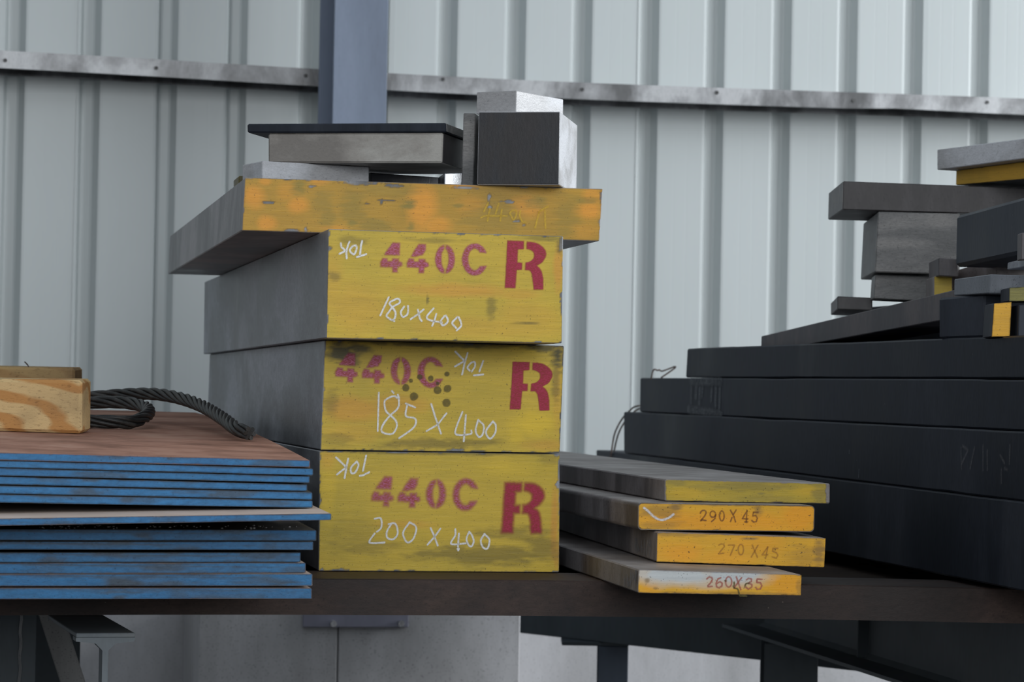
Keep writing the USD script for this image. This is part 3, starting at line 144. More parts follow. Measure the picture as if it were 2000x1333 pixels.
BLOB = {
    'C': {'alt':[(0.2081,0.0817,np.float64(0.0903),np.float64(0.0115),0.8),(0.3765,0.122,np.float64(0.0082),np.float64(0.0369),0.9),(0.0502,0.0513,np.float64(0.0492),np.float64(0.041),0.35),(0.3094,0.0785,np.float64(0.0328),np.float64(0.0082),0.5),(0.3271,0.0415,np.float64(0.0492),np.float64(0.0246),0.3),(0.2598,0.0233,np.float64(0.1231),np.float64(0.0164),0.3),(0.0082,0.0831,np.float64(0.0164),np.float64(0.0492),0.3)],'dirt':[(0.0079,0.0996,np.float64(0.0115),np.float64(0.0082),0.5),(0.0397,0.158,np.float64(0.0205),np.float64(0.0066),0.4),(0.173,0.1619,np.float64(0.0492),np.float64(0.0049),0.4),(0.35,0.1713,np.float64(0.0328),np.float64(0.0049),0.5),(0.2676,0.0526,np.float64(0.0082),np.float64(0.0181),0.5),(0.3315,0.0317,np.float64(0.0246),np.float64(0.0025),0.7),(0.1623,0.0665,np.float64(0.0016),np.float64(0.0082),0.8),(0.3774,0.1595,np.float64(0.0049),np.float64(0.0164),0.5)],'chip':[(0.0003,0.1446,np.float64(0.0041),np.float64(0.0049),1),(-0.0018,0.1692,np.float64(0.0033),np.float64(0.0066),1),(0.3833,0.0779,np.float64(0.0033),np.float64(0.0082),1),(0.3827,0.0662,np.float64(0.0025),np.float64(0.0082),1),(0.38,0.1596,np.float64(0.0033),np.float64(0.0164),0.7)]},
    'B': {'alt':[(0.0531,0.068,np.float64(0.0507),np.float64(0.0211),0.8),(0.13,0.0779,np.float64(0.0592),np.float64(0.0152),0.6),(0.0539,0.0299,np.float64(0.0423),np.float64(0.0169),0.35),(0.3741,0.0137,np.float64(0.0338),np.float64(0.0101),0.5),(0.3972,0.0914,np.float64(0.0068),np.float64(0.0507),0.4)],'dirt':[(0.0299,0.1607,np.float64(0.0254),np.float64(0.0152),1),(0.0596,0.1682,np.float64(0.0211),np.float64(0.0085),0.9),(0.0514,0.1527,np.float64(0.0127),np.float64(0.0127),0.7),(0.3975,0.1644,np.float64(0.0118),np.float64(0.0211),1),(0.371,0.1767,np.float64(0.0423),np.float64(0.0059),0.9),(0.1969,0.1797,np.float64(0.1691),np.float64(0.0051),0.8),(0.3939,0.1257,np.float64(0.0068),np.float64(0.0338),0.5),(0.1916,0.0126,np.float64(0.093),np.float64(0.0101),0.55),(0.0146,0.0758,np.float64(0.0127),np.float64(0.0211),0.4),(0.0286,0.0168,np.float64(0.0254),np.float64(0.0127),0.3)],'bright':[(0.3603,0.0521,np.float64(0.038),np.float64(0.0211),0.9),(0.3301,0.0302,np.float64(0.0127),np.float64(0.0152),0.6)],'chip':[(0.4048,0.0615,np.float64(0.0034),np.float64(0.0101),1),(0.4045,0.0314,np.float64(0.0025),np.float64(0.0169),0.8),(0.0003,0.1516,np.float64(0.0017),np.float64(0.0085),1),(0.2264,0.0029,np.float64(0.0152),np.float64(0.0034),0.8)]},
    'A0': {'alt':[(0.3962,0.0852,np.float64(0.0068),np.float64(0.0592),0.9),(0.4008,0.0337,np.float64(0.0051),np.float64(0.0338),0.7),(0.1418,0.0782,np.float64(0.0423),np.float64(0.0068),0.5),(0.0113,0.1826,np.float64(0.0118),np.float64(0.0169),0.5)],'dirt':[(0.2812,0.0284,np.float64(0.1184),np.float64(0.0152),0.55),(0.3769,0.0421,np.float64(0.0254),np.float64(0.0254),0.5),(0.0825,0.0394,np.float64(0.0507),np.float64(0.0118),0.35),(0.324,0.0673,np.float64(0.0507),np.float64(0.0101),0.45),(0.1998,0.1973,np.float64(0.1691),np.float64(0.0042),0.5),(0.0649,0.0647,np.float64(0.0338),np.float64(0.0254),0.2),(0.3872,0.1881,np.float64(0.0169),np.float64(0.0085),0.3)],'bright':[(0.0123,0.1318,np.float64(0.0135),np.float64(0.0507),0.5),(0.3219,0.1743,np.float64(0.0592),np.float64(0.0169),0.4)],'chip':[(0.4012,0.1471,np.float64(0.0051),np.float64(0.0051),1),(0.4025,0.1712,np.float64(0.0017),np.float64(0.0211),0.9),(0.0321,0.0018,np.float64(0.0135),np.float64(0.0025),1),(0.0048,0.0016,np.float64(0.0034),np.float64(0.0034),0.9),(0.3984,0.1986,np.float64(0.0051),np.float64(0.0042),0.8)]},
    'A': {'alt':[(0.0193,0.056,np.float64(0.0185),np.float64(0.0185),0.9),(0.0913,0.0439,np.float64(0.0185),np.float64(0.0134),0.9),(0.0413,0.0137,np.float64(0.0168),np.float64(0.0118),0.9),(0.0365,0.0818,np.float64(0.0101),np.float64(0.0067),0.7),(0.1269,0.0856,np.float64(0.0151),np.float64(0.0076),0.7),(0.1497,0.0085,np.float64(0.021),np.float64(0.005),0.6),(0.2985,0.0452,np.float64(0.0235),np.float64(0.042),1),(0.3205,0.0187,np.float64(0.0252),np.float64(0.0151),0.8),(0.3666,0.0866,np.float64(0.0252),np.float64(0.0059),0.8),(0.4757,0.0533,np.float64(0.0252),np.float64(0.0185),0.8),(0.5808,0.0505,np.float64(0.0218),np.float64(0.0151),1),(0.5847,0.0765,np.float64(0.0168),np.float64(0.0168),0.7),(0.3802,0.0546,np.float64(0.0252),np.float64(0.0168),0.4),(0.0722,0.0661,np.float64(0.0168),np.float64(0.0168),0.4),(0.577,0.0177,np.float64(0.0252),np.float64(0.0168),0.35)],'dirt':[(0.0931,0.0777,np.float64(0.0118),np.float64(0.0151),0.6),(0.1318,0.0511,np.float64(0.0185),np.float64(0.0218),0.35),(0.183,0.0442,np.float64(0.021),np.float64(0.0235),0.4),(0.2219,0.0157,np.float64(0.0252),np.float64(0.0101),0.45),(0.1408,0.026,np.float64(0.0118),np.float64(0.021),0.4),(0.5415,0.0382,np.float64(0.021),np.float64(0.0378),0.35),(0.2769,0.0514,np.float64(0.0118),np.float64(0.0076),0.8),(0.1801,0.0179,np.float64(0.0092),np.float64(0.0042),0.7),(0.3587,0.0514,np.float64(0.0084),np.float64(0.0042),0.6),(0.2802,0.0158,np.float64(0.0067),np.float64(0.0067),0.6),(0.493,0.0624,np.float64(0.0168),np.float64(0.0084),0.5),(0.5716,0.0692,np.float64(0.021),np.float64(0.0059),0.5),(0.4153,0.03,np.float64(0.0504),np.float64(0.0252),0.3),(0.2421,0.0758,np.float64(0.0504),np.float64(0.0118),0.3)],'chip':[(0.1126,0.0767,np.float64(0.0084),np.float64(0.0025),1),(0.0414,0.0474,np.float64(0.0109),np.float64(0.0021),1),(0.1992,0.0845,np.float64(0.042),np.float64(0.0029),0.9),(0.148,0.088,np.float64(0.0168),np.float64(0.0017),0.8),(0.2505,0.082,np.float64(0.0151),np.float64(0.0025),0.8),(0.1048,0.0055,np.float64(0.0034),np.float64(0.0038),1),(0.082,0.0031,np.float64(0.0118),np.float64(0.0017),0.9),(0.4425,0.0617,np.float64(0.0126),np.float64(0.0029),1),(0.4103,0.0675,np.float64(0.0034),np.float64(0.0084),0.9),(0.4115,0.0513,np.float64(0.0034),np.float64(0.0034),0.8),(0.3727,0.0825,np.float64(0.0202),np.float64(0.0025),0.9),(0.4571,0.0287,np.float64(0.0067),np.float64(0.0025),0.8),(0.4711,0.0232,np.float64(0.0042),np.float64(0.0025),0.7),(0.6005,0.0313,np.float64(0.0025),np.float64(0.005),0.9),(0.6014,0.0744,np.float64(0.0017),np.float64(0.0118),0.9),(0.2297,0.0541,np.float64(0.0025),np.float64(0.0067),0.8),(0.0013,0.0344,np.float64(0.0017),np.float64(0.005),1),(0.2084,0.0518,np.float64(0.0202),np.float64(0.001),0.8),(0.2382,0.057,np.float64(0.0185),np.float64(0.001),0.8)]},
    'E1': {'alt':[(0.0352,0.0125,np.float64(0.0333),np.float64(0.01),0.5),(0.2416,0.0194,np.float64(0.025),np.float64(0.0083),0.5)],'dirt':[(0.1292,0.0263,np.float64(0.0749),np.float64(0.0083),0.6),(0.0177,0.0314,np.float64(0.025),np.float64(0.0067),0.6),(0.2591,0.0113,np.float64(0.0133),np.float64(0.0208),0.7),(0.1727,0.006,np.float64(0.0499),np.float64(0.0067),0.4),(0.1613,0.015,np.float64(0.0067),np.float64(0.0017),0.9)],'chip':[(0.2738,0.0157,np.float64(0.0042),np.float64(0.025),1),(0.0262,0.0365,np.float64(0.0166),np.float64(0.0017),0.7)]},
    'E2': {'alt':[(0.1466,0.0156,np.float64(0.1309),np.float64(0.0164),0.9),(0.2655,0.0252,np.float64(0.0327),np.float64(0.0245),1)],'dirt':[(0.0367,0.0307,np.float64(0.0327),np.float64(0.0115),0.5),(0.037,0.0102,np.float64(0.0409),np.float64(0.0065),0.4),(0.1971,0.0367,np.float64(0.0098),np.float64(0.0098),0.8),(0.0617,0.0392,np.float64(0.0131),np.float64(0.0065),0.8),(0.1545,0.0453,np.float64(0.1309),np.float64(0.0033),0.8)],'chip':[]},
    'E3': {'alt':[(0.0395,0.0151,np.float64(0.0326),np.float64(0.0163),0.8),(0.1641,0.0329,np.float64(0.0489),np.float64(0.0163),0.5),(0.1145,0.0078,np.float64(0.0407),np.float64(0.0122),0.5)],'dirt':[(0.2649,0.0178,np.float64(0.0114),np.float64(0.0244),0.7),(0.039,0.0436,np.float64(0.0407),np.float64(0.0041),0.5),(0.1514,0.0385,np.float64(0.0114),np.float64(0.0016),0.8),(0.2399,0.0093,np.float64(0.0244),np.float64(0.0163),0.3)],'chip':[(0.0057,0.0473,np.float64(0.0065),np.float64(0.0024),0.8),(0.0472,0.0462,np.float64(0.0049),np.float64(0.0016),0.7)]},
    'E4': {'alt':[(0.227,0.0167,np.float64(0.0311),np.float64(0.0194),0.8),(0.0193,0.0071,np.float64(0.0155),np.float64(0.0093),0.5)],'dirt':[(0.0272,0.0072,np.float64(0.0047),np.float64(0.0023),0.7),(0.0143,0.0187,np.float64(0.0039),np.float64(0.0031),0.7),(0.1469,0.0004,np.float64(0.1165),np.float64(0.0031),0.5),(0.2513,0.0091,np.float64(0.0039),np.float64(0.0233),0.4)],'white':[(0.0666,0.0293,np.float64(0.0738),np.float64(0.0171),1),(0.1464,0.03,np.float64(0.0582),np.float64(0.0171),1),(0.0149,0.0304,np.float64(0.0233),np.float64(0.0109),0.8),(0.1226,0.0189,np.float64(0.0699),np.float64(0.0109),0.6)],'chip':[(0.171,-0.0025,np.float64(0.0023),np.float64(0.0016),0.6)]},
}
# ------------------------------------------------------------------ helpers
WORLD = '/World'
used = {}
_rng = np.random.default_rng(7)


def numbered(parent, name):
    k = used.get((parent, name), 0)
    used[(parent, name)] = k + 1
    return f'{parent}/{name}' if k == 0 else f'{parent}/{name}_{k:03d}'


def tag(prim, label=None, category=None, group=None, kind=None):
    p = prim.GetPrim() if hasattr(prim, 'GetPrim') else prim
    for key, val in (('label', label), ('category', category), ('group', group), ('kind', kind)):
        if val:
            p.SetCustomDataByKey(key, val)
    return p


def thing(name, label, category, loc=(0, 0, 0), rz=0.0, group=None, kind=None):
    x = UsdGeom.Xform.Define(stage, numbered(WORLD, name))
    x.AddTranslateOp().Set(Gf.Vec3d(*map(float, loc)))
    x.AddRotateZOp().Set(math.degrees(rz))
    tag(x, label, category, group, kind)
    return str(x.GetPath())


def part(parent, name, mesh, mat, smooth=False, label=None, prim=None, kind=None):
    path = numbered(parent, name)
    m = usdkit.mesh(stage, path, mesh, MAT[mat], smooth=smooth)
    if prim:
        api = UsdGeom.PrimvarsAPI(m)
        for key, val in prim.items():
            api.CreatePrimvar(key, Sdf.ValueTypeNames.FloatArray, 'vertex').Set(Vt.FloatArray.FromNumpy(np.asarray(val, np.float32)))
    if label or kind:
        tag(m, label=label, kind=kind)
    return path


def man(m):
    q = m.to_mesh()
    return np.array(q.vert_properties[:, :3]), np.array(q.tri_verts)


def joined(*ms):
    out = []
    for m in ms:
        if isinstance(m, tuple):
            m = trimesh.Trimesh(*m, process=False)
        elif hasattr(m, 'to_mesh'):
            m = trimesh.Trimesh(*man(m), process=False)
        out.append(m)
    return trimesh.util.concatenate(out)


def hexa(P, b=0.0015):
    """A six-sided block from its 8 corners (front BL BR TR TL, back BL BR TR TL) with chamfered edges."""
    P = np.asarray(P, float)
    nb = [(1, 3, 4), (0, 2, 5), (3, 1, 6), (2, 0, 7), (5, 7, 0), (4, 6, 1), (7, 5, 2), (6, 4, 3)]
    pts = []
    for i, n in enumerate(nb):
        e = [(P[j] - P[i]) / np.linalg.norm(P[j] - P[i]) for j in n]
        for k in range(3):
            pts.append(P[i] + b * sum(e[j] for j in range(3) if j != k))
    return m3.Manifold.hull_points(np.array(pts))


def box(x0, x1, y0, y1, z0, z1, b=0.0015):
    return hexa([(x0, y0, z0), (x1, y0, z0), (x1, y0, z1), (x0, y0, z1), (x0, y1, z0), (x1, y1, z0), (x1, y1, z1), (x0, y1, z1)], b)


def block_body(q, L, b=0.0015, rise=(0.0, 0.0)):
    f = [(s, 0.0, t) for s, t in q]
    dz = rise[0] * L + rise[1] * L * L
    return hexa(f + [(s, L, t + dz) for s, t in q], b)


def loft(sections, closed=True):
    """Skin through equal-length rings of points, with capped ends."""
    S = np.asarray(sections, float)
    n, k = S.shape[:2]
    f = []
    for i in range(n - 1):
        for j in range(k):
            a, b2 = i * k + j, i * k + (j + 1) % k
            f += [(a, b2, b2 + k), (a, b2 + k, a + k)]
    v = S.reshape(-1, 3)
    if closed:
        c0, c1 = len(v), len(v) + 1
        v = np.vstack([v, S[0].mean(0), S[-1].mean(0)])
        for j in range(k):
            f.append((c0, (j + 1) % k, j))
            f.append((c1, (n - 1) * k + j, (n - 1) * k + (j + 1) % k))
    t = trimesh.Trimesh(v, np.array(f), process=False)
    if t.volume < 0:
        t.invert()
    return t


def smooth_path(P, n):
    """Catmull-Rom through the points, evenly resampled to n points."""
    P = np.asarray(P, float)
    Q = np.vstack([2 * P[0] - P[1], P, 2 * P[-1] - P[-2]])
    out = []
    for i in range(1, len(Q) - 2):
        for t in np.linspace(0, 1, 16, endpoint=False):
            a, b, c, d = Q[i - 1], Q[i], Q[i + 1], Q[i + 2]
            out.append(0.5 * (2 * b + (c - a) * t + (2 * a - 5 * b + 4 * c - d) * t * t + (3 * b - a - 3 * c + d) * t ** 3))
    out.append(Q[-2])
    out = np.array(out)
    s = np.r_[0, np.cumsum(np.linalg.norm(np.diff(out, axis=0), axis=1))]
    u = np.linspace(0, s[-1], n)
    return np.stack([np.interp(u, s, out[:, k]) for k in range(3)], 1), s[-1]


def frames(C):
    T = np.gradient(C, axis=0)
    T /= np.linalg.norm(T, axis=1, keepdims=True)
    n = np.cross(T[0], [0, 0, 1.0])
    if np.linalg.norm(n) < 1e-3:
        n = np.cross(T[0], [1.0, 0, 0])
    n /= np.linalg.norm(n)
    N = []
    for t in T:
        n = n - t * (n @ t)
        n /= np.linalg.norm(n)
        N.append(n)
    N = np.array(N)
    return T, N, np.cross(T, N)


def tube(C, r, k=8):
    T, N, B = frames(np.asarray(C, float))
    a = np.linspace(0, 2 * np.pi, k, endpoint=False)
    return loft([c + r * (np.outer(np.cos(a), n) + np.outer(np.sin(a), b)) for c, n, b in zip(C, N, B)])


def inside_distance(poly, S, T):
    """Signed distance of the points to the polygon's outline, positive inside."""
    pts = shapely.points(S, T)
    d = shapely.distance(pts, poly.boundary)
    return np.where(shapely.contains_xy(poly, S, T), d, -d)


def grid(s0, s1, t0, t1, res):
    ns, nt = max(2, int(math.ceil((s1 - s0) / res)) + 1), max(2, int(math.ceil((t1 - t0) / res)) + 1)
    S, T = np.meshgrid(np.linspace(s0, s1, ns), np.linspace(t0, t1, nt))
    i = np.arange(ns * nt).reshape(nt, ns)
    f = np.vstack([np.stack([i[:-1, :-1], i[:-1, 1:], i[1:, 1:]], -1).reshape(-1, 3), np.stack([i[:-1, :-1], i[1:, 1:], i[1:, :-1]], -1).reshape(-1, 3)])
    return S.ravel(), T.ravel(), f


def keep(S, T, f, mask, extra=None):
    """Drops the triangles that carry no paint."""
    f = f[(mask[f] > 0.02).any(1)]
    idx, inv = np.unique(f, return_inverse=True)
    return S[idx], T[idx], inv.reshape(-1, 3), {k: v[idx] for k, v in dict(extra or {}, mask=mask).items()}


def put_layer(parent, name, mat, S, T, f, prims, off, label=None, kind=None, side=False):
    v = np.stack([np.full_like(S, -off), S, T], -1) if side else np.stack([S, np.full_like(S, -off), T], -1)
    if side:
        f = f[:, ::-1]
    return part(parent, name, (v, f), mat, prim=prims, label=label, kind=kind)


def fbm2(S, T, scale, seed=0, octaves=4):
    return meshkit.fbm(np.stack([S * scale, T * scale, np.full_like(S, 0.37 + seed)], -1), octaves, seed)


def blobs(S, T, L, seed):
    out = np.zeros_like(S)
    w = (fbm2(S, T, 30, seed) - 0.5) * 0.9 if seed % 5 in (0, 2, 3) else (meshkit.fbm(np.stack([S * 40, T * 170, np.full_like(S, 0.4 + seed)], -1), 5, seed) - 0.5) * 2.4
    for s, t, rs, rt, a in L:
        d = np.sqrt(((S - s) / rs) ** 2 + ((T - t) / rt) ** 2)
        out = np.maximum(out, a * np.clip((1.35 - d + w) / 0.8, 0, 1))
    return out


def wavy_slab(q, L, seed, amp=0.0022):
    """A long rolled slab whose edges wander by a few millimetres."""
    (x0, b0), (x1, b1), (x2, t1), (x3, t0) = q
    sec = []
    n = 70
    for u in np.linspace(0, 1, n):
        s = x0 + (x1 - x0) * u
        st = x3 + (x2 - x3) * u
        wb = amp * (meshkit.fbm(np.array([[u * 14, 0.3, seed]]), 3, seed)[0] - 0.5) * 2
        wt = amp * (meshkit.fbm(np.array([[u * 14, 7.7, seed]]), 3, seed + 1)[0] - 0.5) * 2
        b, t = b0 + (b1 - b0) * u + max(wb, 0), t0 + (t1 - t0) * u + min(wt, 0)
        c = 0.003
        sec.append([(s, 0, b + c), (s, c, b), (s, L - c, b), (s, L, b + c), (st, L, t - c), (st, L - c, t), (st, c, t), (st, 0, t - c)])
    return loft(sec)


def painted_end(parent, key, mat, seed, res=0.0022, ragged=0.006, name='painted_end', off=0.0006):
    """The paint coat on a block's sawn end: its own thin layer with worn, chipped edges."""
    q = FACE[key][2]
    poly = Polygon(q)
    s0, t0, s1, t1 = poly.bounds
    S, T, f = grid(s0, s1, t0, t1, res)
    d = inside_distance(poly, S, T)
    out = d < 0
    if out.any():  # outer grid points slide onto the outline
        ring = poly.exterior
        pts = shapely.line_interpolate_point(ring, shapely.line_locate_point(ring, shapely.points(S[out], T[out])))
        S[out], T[out] = shapely.get_x(pts), shapely.get_y(pts)
        d[out] = np.where(d[out] < -res * 1.5, -1.0, 0.0)
    B = BLOB.get(key, {})
    chip = np.zeros_like(S)
    for s, t, rs, rt, a in B.get('chip', []):
        e = np.sqrt(((S - s) / rs) ** 2 + ((T - t) / rt) ** 2) - 1
        chip = np.maximum(chip, a * np.clip(0.55 - e + (fbm2(S, T, 160, seed + 5) - 0.5) * 2.2, 0, 1))
    n = np.clip(fbm2(S, T, 70, seed) - 0.5, 0, 1) * ragged * 2.2 + fbm2(S, T, 300, seed + 3) * 0.0012
    mask = np.clip((d - n + 0.0006) / 0.0012, 0, 1) * (1 - np.clip(chip * 2.5 - 0.9, 0, 1))
    ex = {k: blobs(S, T, B.get(k, []), seed * 5 + i) for i, k in enumerate(('alt', 'dirt', 'white', 'bright'))}
    S, T, f, pr = keep(S, T, f, mask, ex)
    return put_layer(parent, name, mat, S, T, f, pr, off)


def lettering(parent, name, mat, polys, soft, res=0.0014, off=0.0010, label=None, fade=0.0, seed=0):
    P = shapely.union_all([Polygon(p).buffer(0) for p in polys])
    s0, t0, s1, t1 = P.bounds
    m = soft * 2
    S, T, f = grid(s0 - m, s1 + m, t0 - m, t1 + m, res)
    d = inside_distance_multi(P, S, T)
    wob = (fbm2(S, T, 120, seed) - 0.5) * soft * 0.5
    mask = np.clip(0.5 + (d + wob) / (2 * soft), 0, 1)
    mask = mask * mask * (3 - 2 * mask)
    if fade:
        mask *= np.clip(1 - fade * np.clip(fbm2(S, T, 25, seed + 2) * 2 - 0.75, 0, 1), 0, 1)
    S, T, f, pr = keep(S, T, f, mask)
    return put_layer(parent, name, mat, S, T, f, pr, off, label)


def inside_distance_multi(P, S, T):
    pts = shapely.points(S, T)
    d = shapely.distance(pts, P.boundary)
    return np.where(shapely.contains_xy(P, S, T), d, -d)


def strokes(parent, name, mat, lines, width, res=0.0009, off=0.0013, label=None, rough=0.6, side=False, seed=0, curve=True):
    """Handwriting: chalk, pen or brushed strokes along the lines."""
    L = []
    for l in lines:
        if curve and len(l) > 3:
            c, n = smooth_path(np.c_[np.array(l), np.zeros(len(l))], 40)
            l = [tuple(p[:2]) for p in c]
        L.append(LineString(l))
    G = shapely.MultiLineString(L)
    verts, faces, prim, n = [], [], [], 0
    for l in L:
        s0, t0, s1, t1 = l.bounds
        m = width
        S, T, f = grid(s0 - m, s1 + m, t0 - m, t1 + m, res)
        d = shapely.distance(shapely.points(S, T), l)
        w = width * (0.42 + 0.25 * (fbm2(S, T, 200, seed) - 0.5))
        mask = np.clip((w - d) / (width * 0.25) + 0.5, 0, 1)
        mask *= np.clip(1 - rough * np.clip(fbm2(S, T, 420, seed + 1) * 2.2 - 0.95, 0, 1), 0, 1)
        if not (mask > 0.02).any():
            continue
        S, T, f, pr = keep(S, T, f, mask)
        verts.append(np.stack([S, T], -1))
        faces.append(f + n)
        prim.append(pr['mask'])
        n += len(S)
    V = np.vstack(verts)
    return put_layer(parent, name, mat, V[:, 0], V[:, 1], np.vstack(faces), {'mask': np.concatenate(prim)}, off, label, side=side)


# ------------------------------------------------------------------ materials
MAT = {}
LOOKS = '/World/Looks/'


def coords(scale=(1, 1, 1)):
    return {'tc': ('texture_coordinate', {}), 'mp': ('mapping', {'scale': scale})}, [('tc.object', 'mp.vector')]


def steel(name, c1, c2, c3, scale=5.0, streak=(1, 1, 0.3), rough=0.5, spec=0.4, metal=0.0, fine=0.25, pit=0.25, bump=0.15, spots=None, dust=None):
    """Rolled, sawn or scaled steel: cloudy tone, fine grain, pits; every copy is shifted in the noise."""
    n, l = coords(streak)
    n |= {'oi': ('object_info', {}), 'w': ('math', {'math_type': 'multiply', 'value2': 37.0}),
          'n1': ('noise_texture', {'dimensions': '4D', 'scale': scale, 'detail': 5.0, 'roughness': 0.6, 'distortion': 0.4}),
          'r1': ('rgb_ramp', {'ramp': [(0.41, c1), (0.5, c2), (0.59, c3)]}),
          'n2': ('noise_texture', {'dimensions': '4D', 'scale': scale * 26, 'detail': 3.0, 'roughness': 0.7}),
          'r2': ('rgb_ramp', {'ramp': [(0.3, (1 - fine,) * 3), (0.7, (1 + fine * 0.6,) * 3)]}),
          'mx': ('mix', {'mix_type': 'multiply', 'fac': 1.0}),
          'n3': ('noise_texture', {'dimensions': '4D', 'scale': 260.0, 'detail': 2.0}),
          'r3': ('rgb_ramp', {'ramp': [(0.30, (1 - pit * 2,) * 3), (0.40, (1, 1, 1))]}),
          'mp2': ('mix', {'mix_type': 'multiply', 'fac': 1.0}),
          'rr': ('map_range', {'from_min': 0.3, 'from_max': 0.7, 'to_min': rough - 0.1, 'to_max': rough + 0.12}),
          'bp': ('bump', {'strength': bump, 'distance': 0.002}),
          'p': ('principled_bsdf', {'metallic': metal, 'specular_ior_level': spec})}
    l += [('oi.random', 'w.value1'), ('mp.vector', 'n1.vector'), ('w.value', 'n1.w'), ('mp.vector', 'n2.vector'), ('w.value', 'n2.w'), ('tc.object', 'n3.vector'), ('w.value', 'n3.w'),
          ('n1.fac', 'r1.fac'), ('n2.fac', 'r2.fac'), ('r1.color', 'mx.color1'), ('r2.color', 'mx.color2'), ('n3.fac', 'r3.fac'), ('mx.color', 'mp2.color1'), ('r3.color', 'mp2.color2'),
          ('n1.fac', 'rr.value'), ('rr.result', 'p.roughness'), ('n2.fac', 'bp.height'), ('bp.normal', 'p.normal')]
    col = 'mp2.color'
    if spots:  # scattered pale specks
        n |= {'v': ('voronoi_texture', {'scale': 42.0, 'randomness': 1.0}), 'vr': ('rgb_ramp', {'ramp': [(0.0, (1, 1, 1)), (0.06, (0, 0, 0))]}),
              'vn': ('noise_texture', {'scale': 9.0}), 'vc': ('rgb_ramp', {'ramp': [(0.56, (0, 0, 0)), (0.64, (1, 1, 1))]}), 'vm': ('mix', {'mix_type': 'multiply', 'fac': 1.0}), 'sm': ('mix', {'color2': spots})}
        l += [('tc.object', 'v.vector'), ('v.distance', 'vr.fac'), ('tc.object', 'vn.vector'), ('vn.fac', 'vc.fac'), ('vr.color', 'vm.color1'), ('vc.color', 'vm.color2'), ('vm.color', 'sm.fac'), (col, 'sm.color1')]
        col = 'sm.color'
    if dust:  # settled dust on upward faces
        n |= {'ge': ('geometry', {}), 'sx': ('separate_xyz', {}), 'up': ('map_range', {'from_min': 0.6, 'from_max': 0.95, 'clamp': True}), 'dn': ('noise_texture', {'scale': 7.0, 'detail': 6.0, 'roughness': 0.65}),
              'dr': ('rgb_ramp', {'ramp': [(0.3, dust[0]), (0.5, dust[1]), (0.7, dust[2])]}), 'dm': ('mix', {})}
        l += [('ge.normal', 'sx.vector'), ('sx.z', 'up.value'), ('tc.object', 'dn.vector'), ('dn.fac', 'dr.fac'), ('up.result', 'dm.fac'), (col, 'dm.color1'), ('dr.color', 'dm.color2')]
        col = 'dm.color'
    l += [(col, 'p.base_color')]
    MAT[name] = usdkit.material(stage, LOOKS + name, n, l, surface='p.BSDF')


def paint(name, base, alt, dirt, brush=(3, 3, 70), rough=0.42, olive=0.5, speck=0.35, brushamt=0.3):
    """Brushed-on end paint; where the coat's mask fades the steel below shows."""
    n, l = coords(brush)
    n |= {'oi': ('object_info', {}), 'w': ('math', {'math_type': 'multiply', 'value2': 23.0}),
          'am': ('attribute', {'attribute': 'mask'}), 'aa': ('attribute', {'attribute': 'alt'}), 'ad': ('attribute', {'attribute': 'dirt'}), 'aw': ('attribute', {'attribute': 'white'}), 'ab': ('attribute', {'attribute': 'bright'}),
          'n1': ('noise_texture', {'dimensions': '4D', 'scale': 9.0, 'detail': 4.0, 'roughness': 0.55}),
          'o1': ('rgb_ramp', {'ramp': [(0.42, (0, 0, 0)), (0.75, (olive,) * 3)]}),
          'm1': ('mix', {'color1': base, 'color2': tuple(x * f for x, f in zip(base, (0.62, 0.72, 0.9)))}),
          'ma': ('mix', {'color2': alt}), 'mb': ('mix', {'color2': tuple(min(1, x * f) for x, f in zip(base, (1.22, 1.2, 0.8)))}),
          'mw': ('mix', {'color2': (0.60, 0.62, 0.62)}), 'md': ('mix', {'color2': dirt}),
          'n2': ('noise_texture', {'dimensions': '4D', 'scale': 4.0, 'detail': 5.0, 'roughness': 0.75}),
          'r2': ('rgb_ramp', {'ramp': [(0.3, (1 - brushamt,) * 3), (0.7, (1 + brushamt * 0.5,) * 3)]}),
          'mx': ('mix', {'mix_type': 'multiply', 'fac': 1.0}),
          'n3': ('noise_texture', {'dimensions': '4D', 'scale': 330.0, 'detail': 2.0}),
          'r3': ('rgb_ramp', {'ramp': [(0.26, (1 - speck * 1.6,) * 3), (0.36, (1, 1, 1))]}),
          'm3': ('mix', {'mix_type': 'multiply', 'fac': 1.0}),
          'bp': ('bump', {'strength': 0.35, 'distance': 0.0012}),
          'p': ('principled_bsdf', {'roughness': rough, 'specular_ior_level': 0.35}),
          'tr': ('transparent_bsdf', {}), 'mc': ('mix_closure', {})}
    l += [('oi.random', 'w.value1'), ('tc.object', 'n1.vector'), ('w.value', 'n1.w'), ('n1.fac', 'o1.fac'), ('o1.color', 'm1.fac'),
          ('m1.color', 'ma.color1'), ('aa.fac', 'ma.fac'), ('ma.color', 'mb.color1'), ('ab.fac', 'mb.fac'), ('mb.color', 'mw.color1'), ('aw.fac', 'mw.fac'), ('mw.color', 'md.color1'), ('ad.fac', 'md.fac'),
          ('mp.vector', 'n2.vector'), ('w.value', 'n2.w'), ('n2.fac', 'r2.fac'), ('md.color', 'mx.color1'), ('r2.color', 'mx.color2'),
          ('tc.object', 'n3.vector'), ('w.value', 'n3.w'), ('n3.fac', 'r3.fac'), ('mx.color', 'm3.color1'), ('r3.color', 'm3.color2'), ('m3.color', 'p.base_color'),
          ('n2.fac', 'bp.height'), ('bp.normal', 'p.normal'), ('am.fac', 'mc.fac'), ('tr.BSDF', 'mc.closure1'), ('p.BSDF', 'mc.closure2')]
    MAT[name] = usdkit.material(stage, LOOKS + name, n, l, surface='mc.closure')


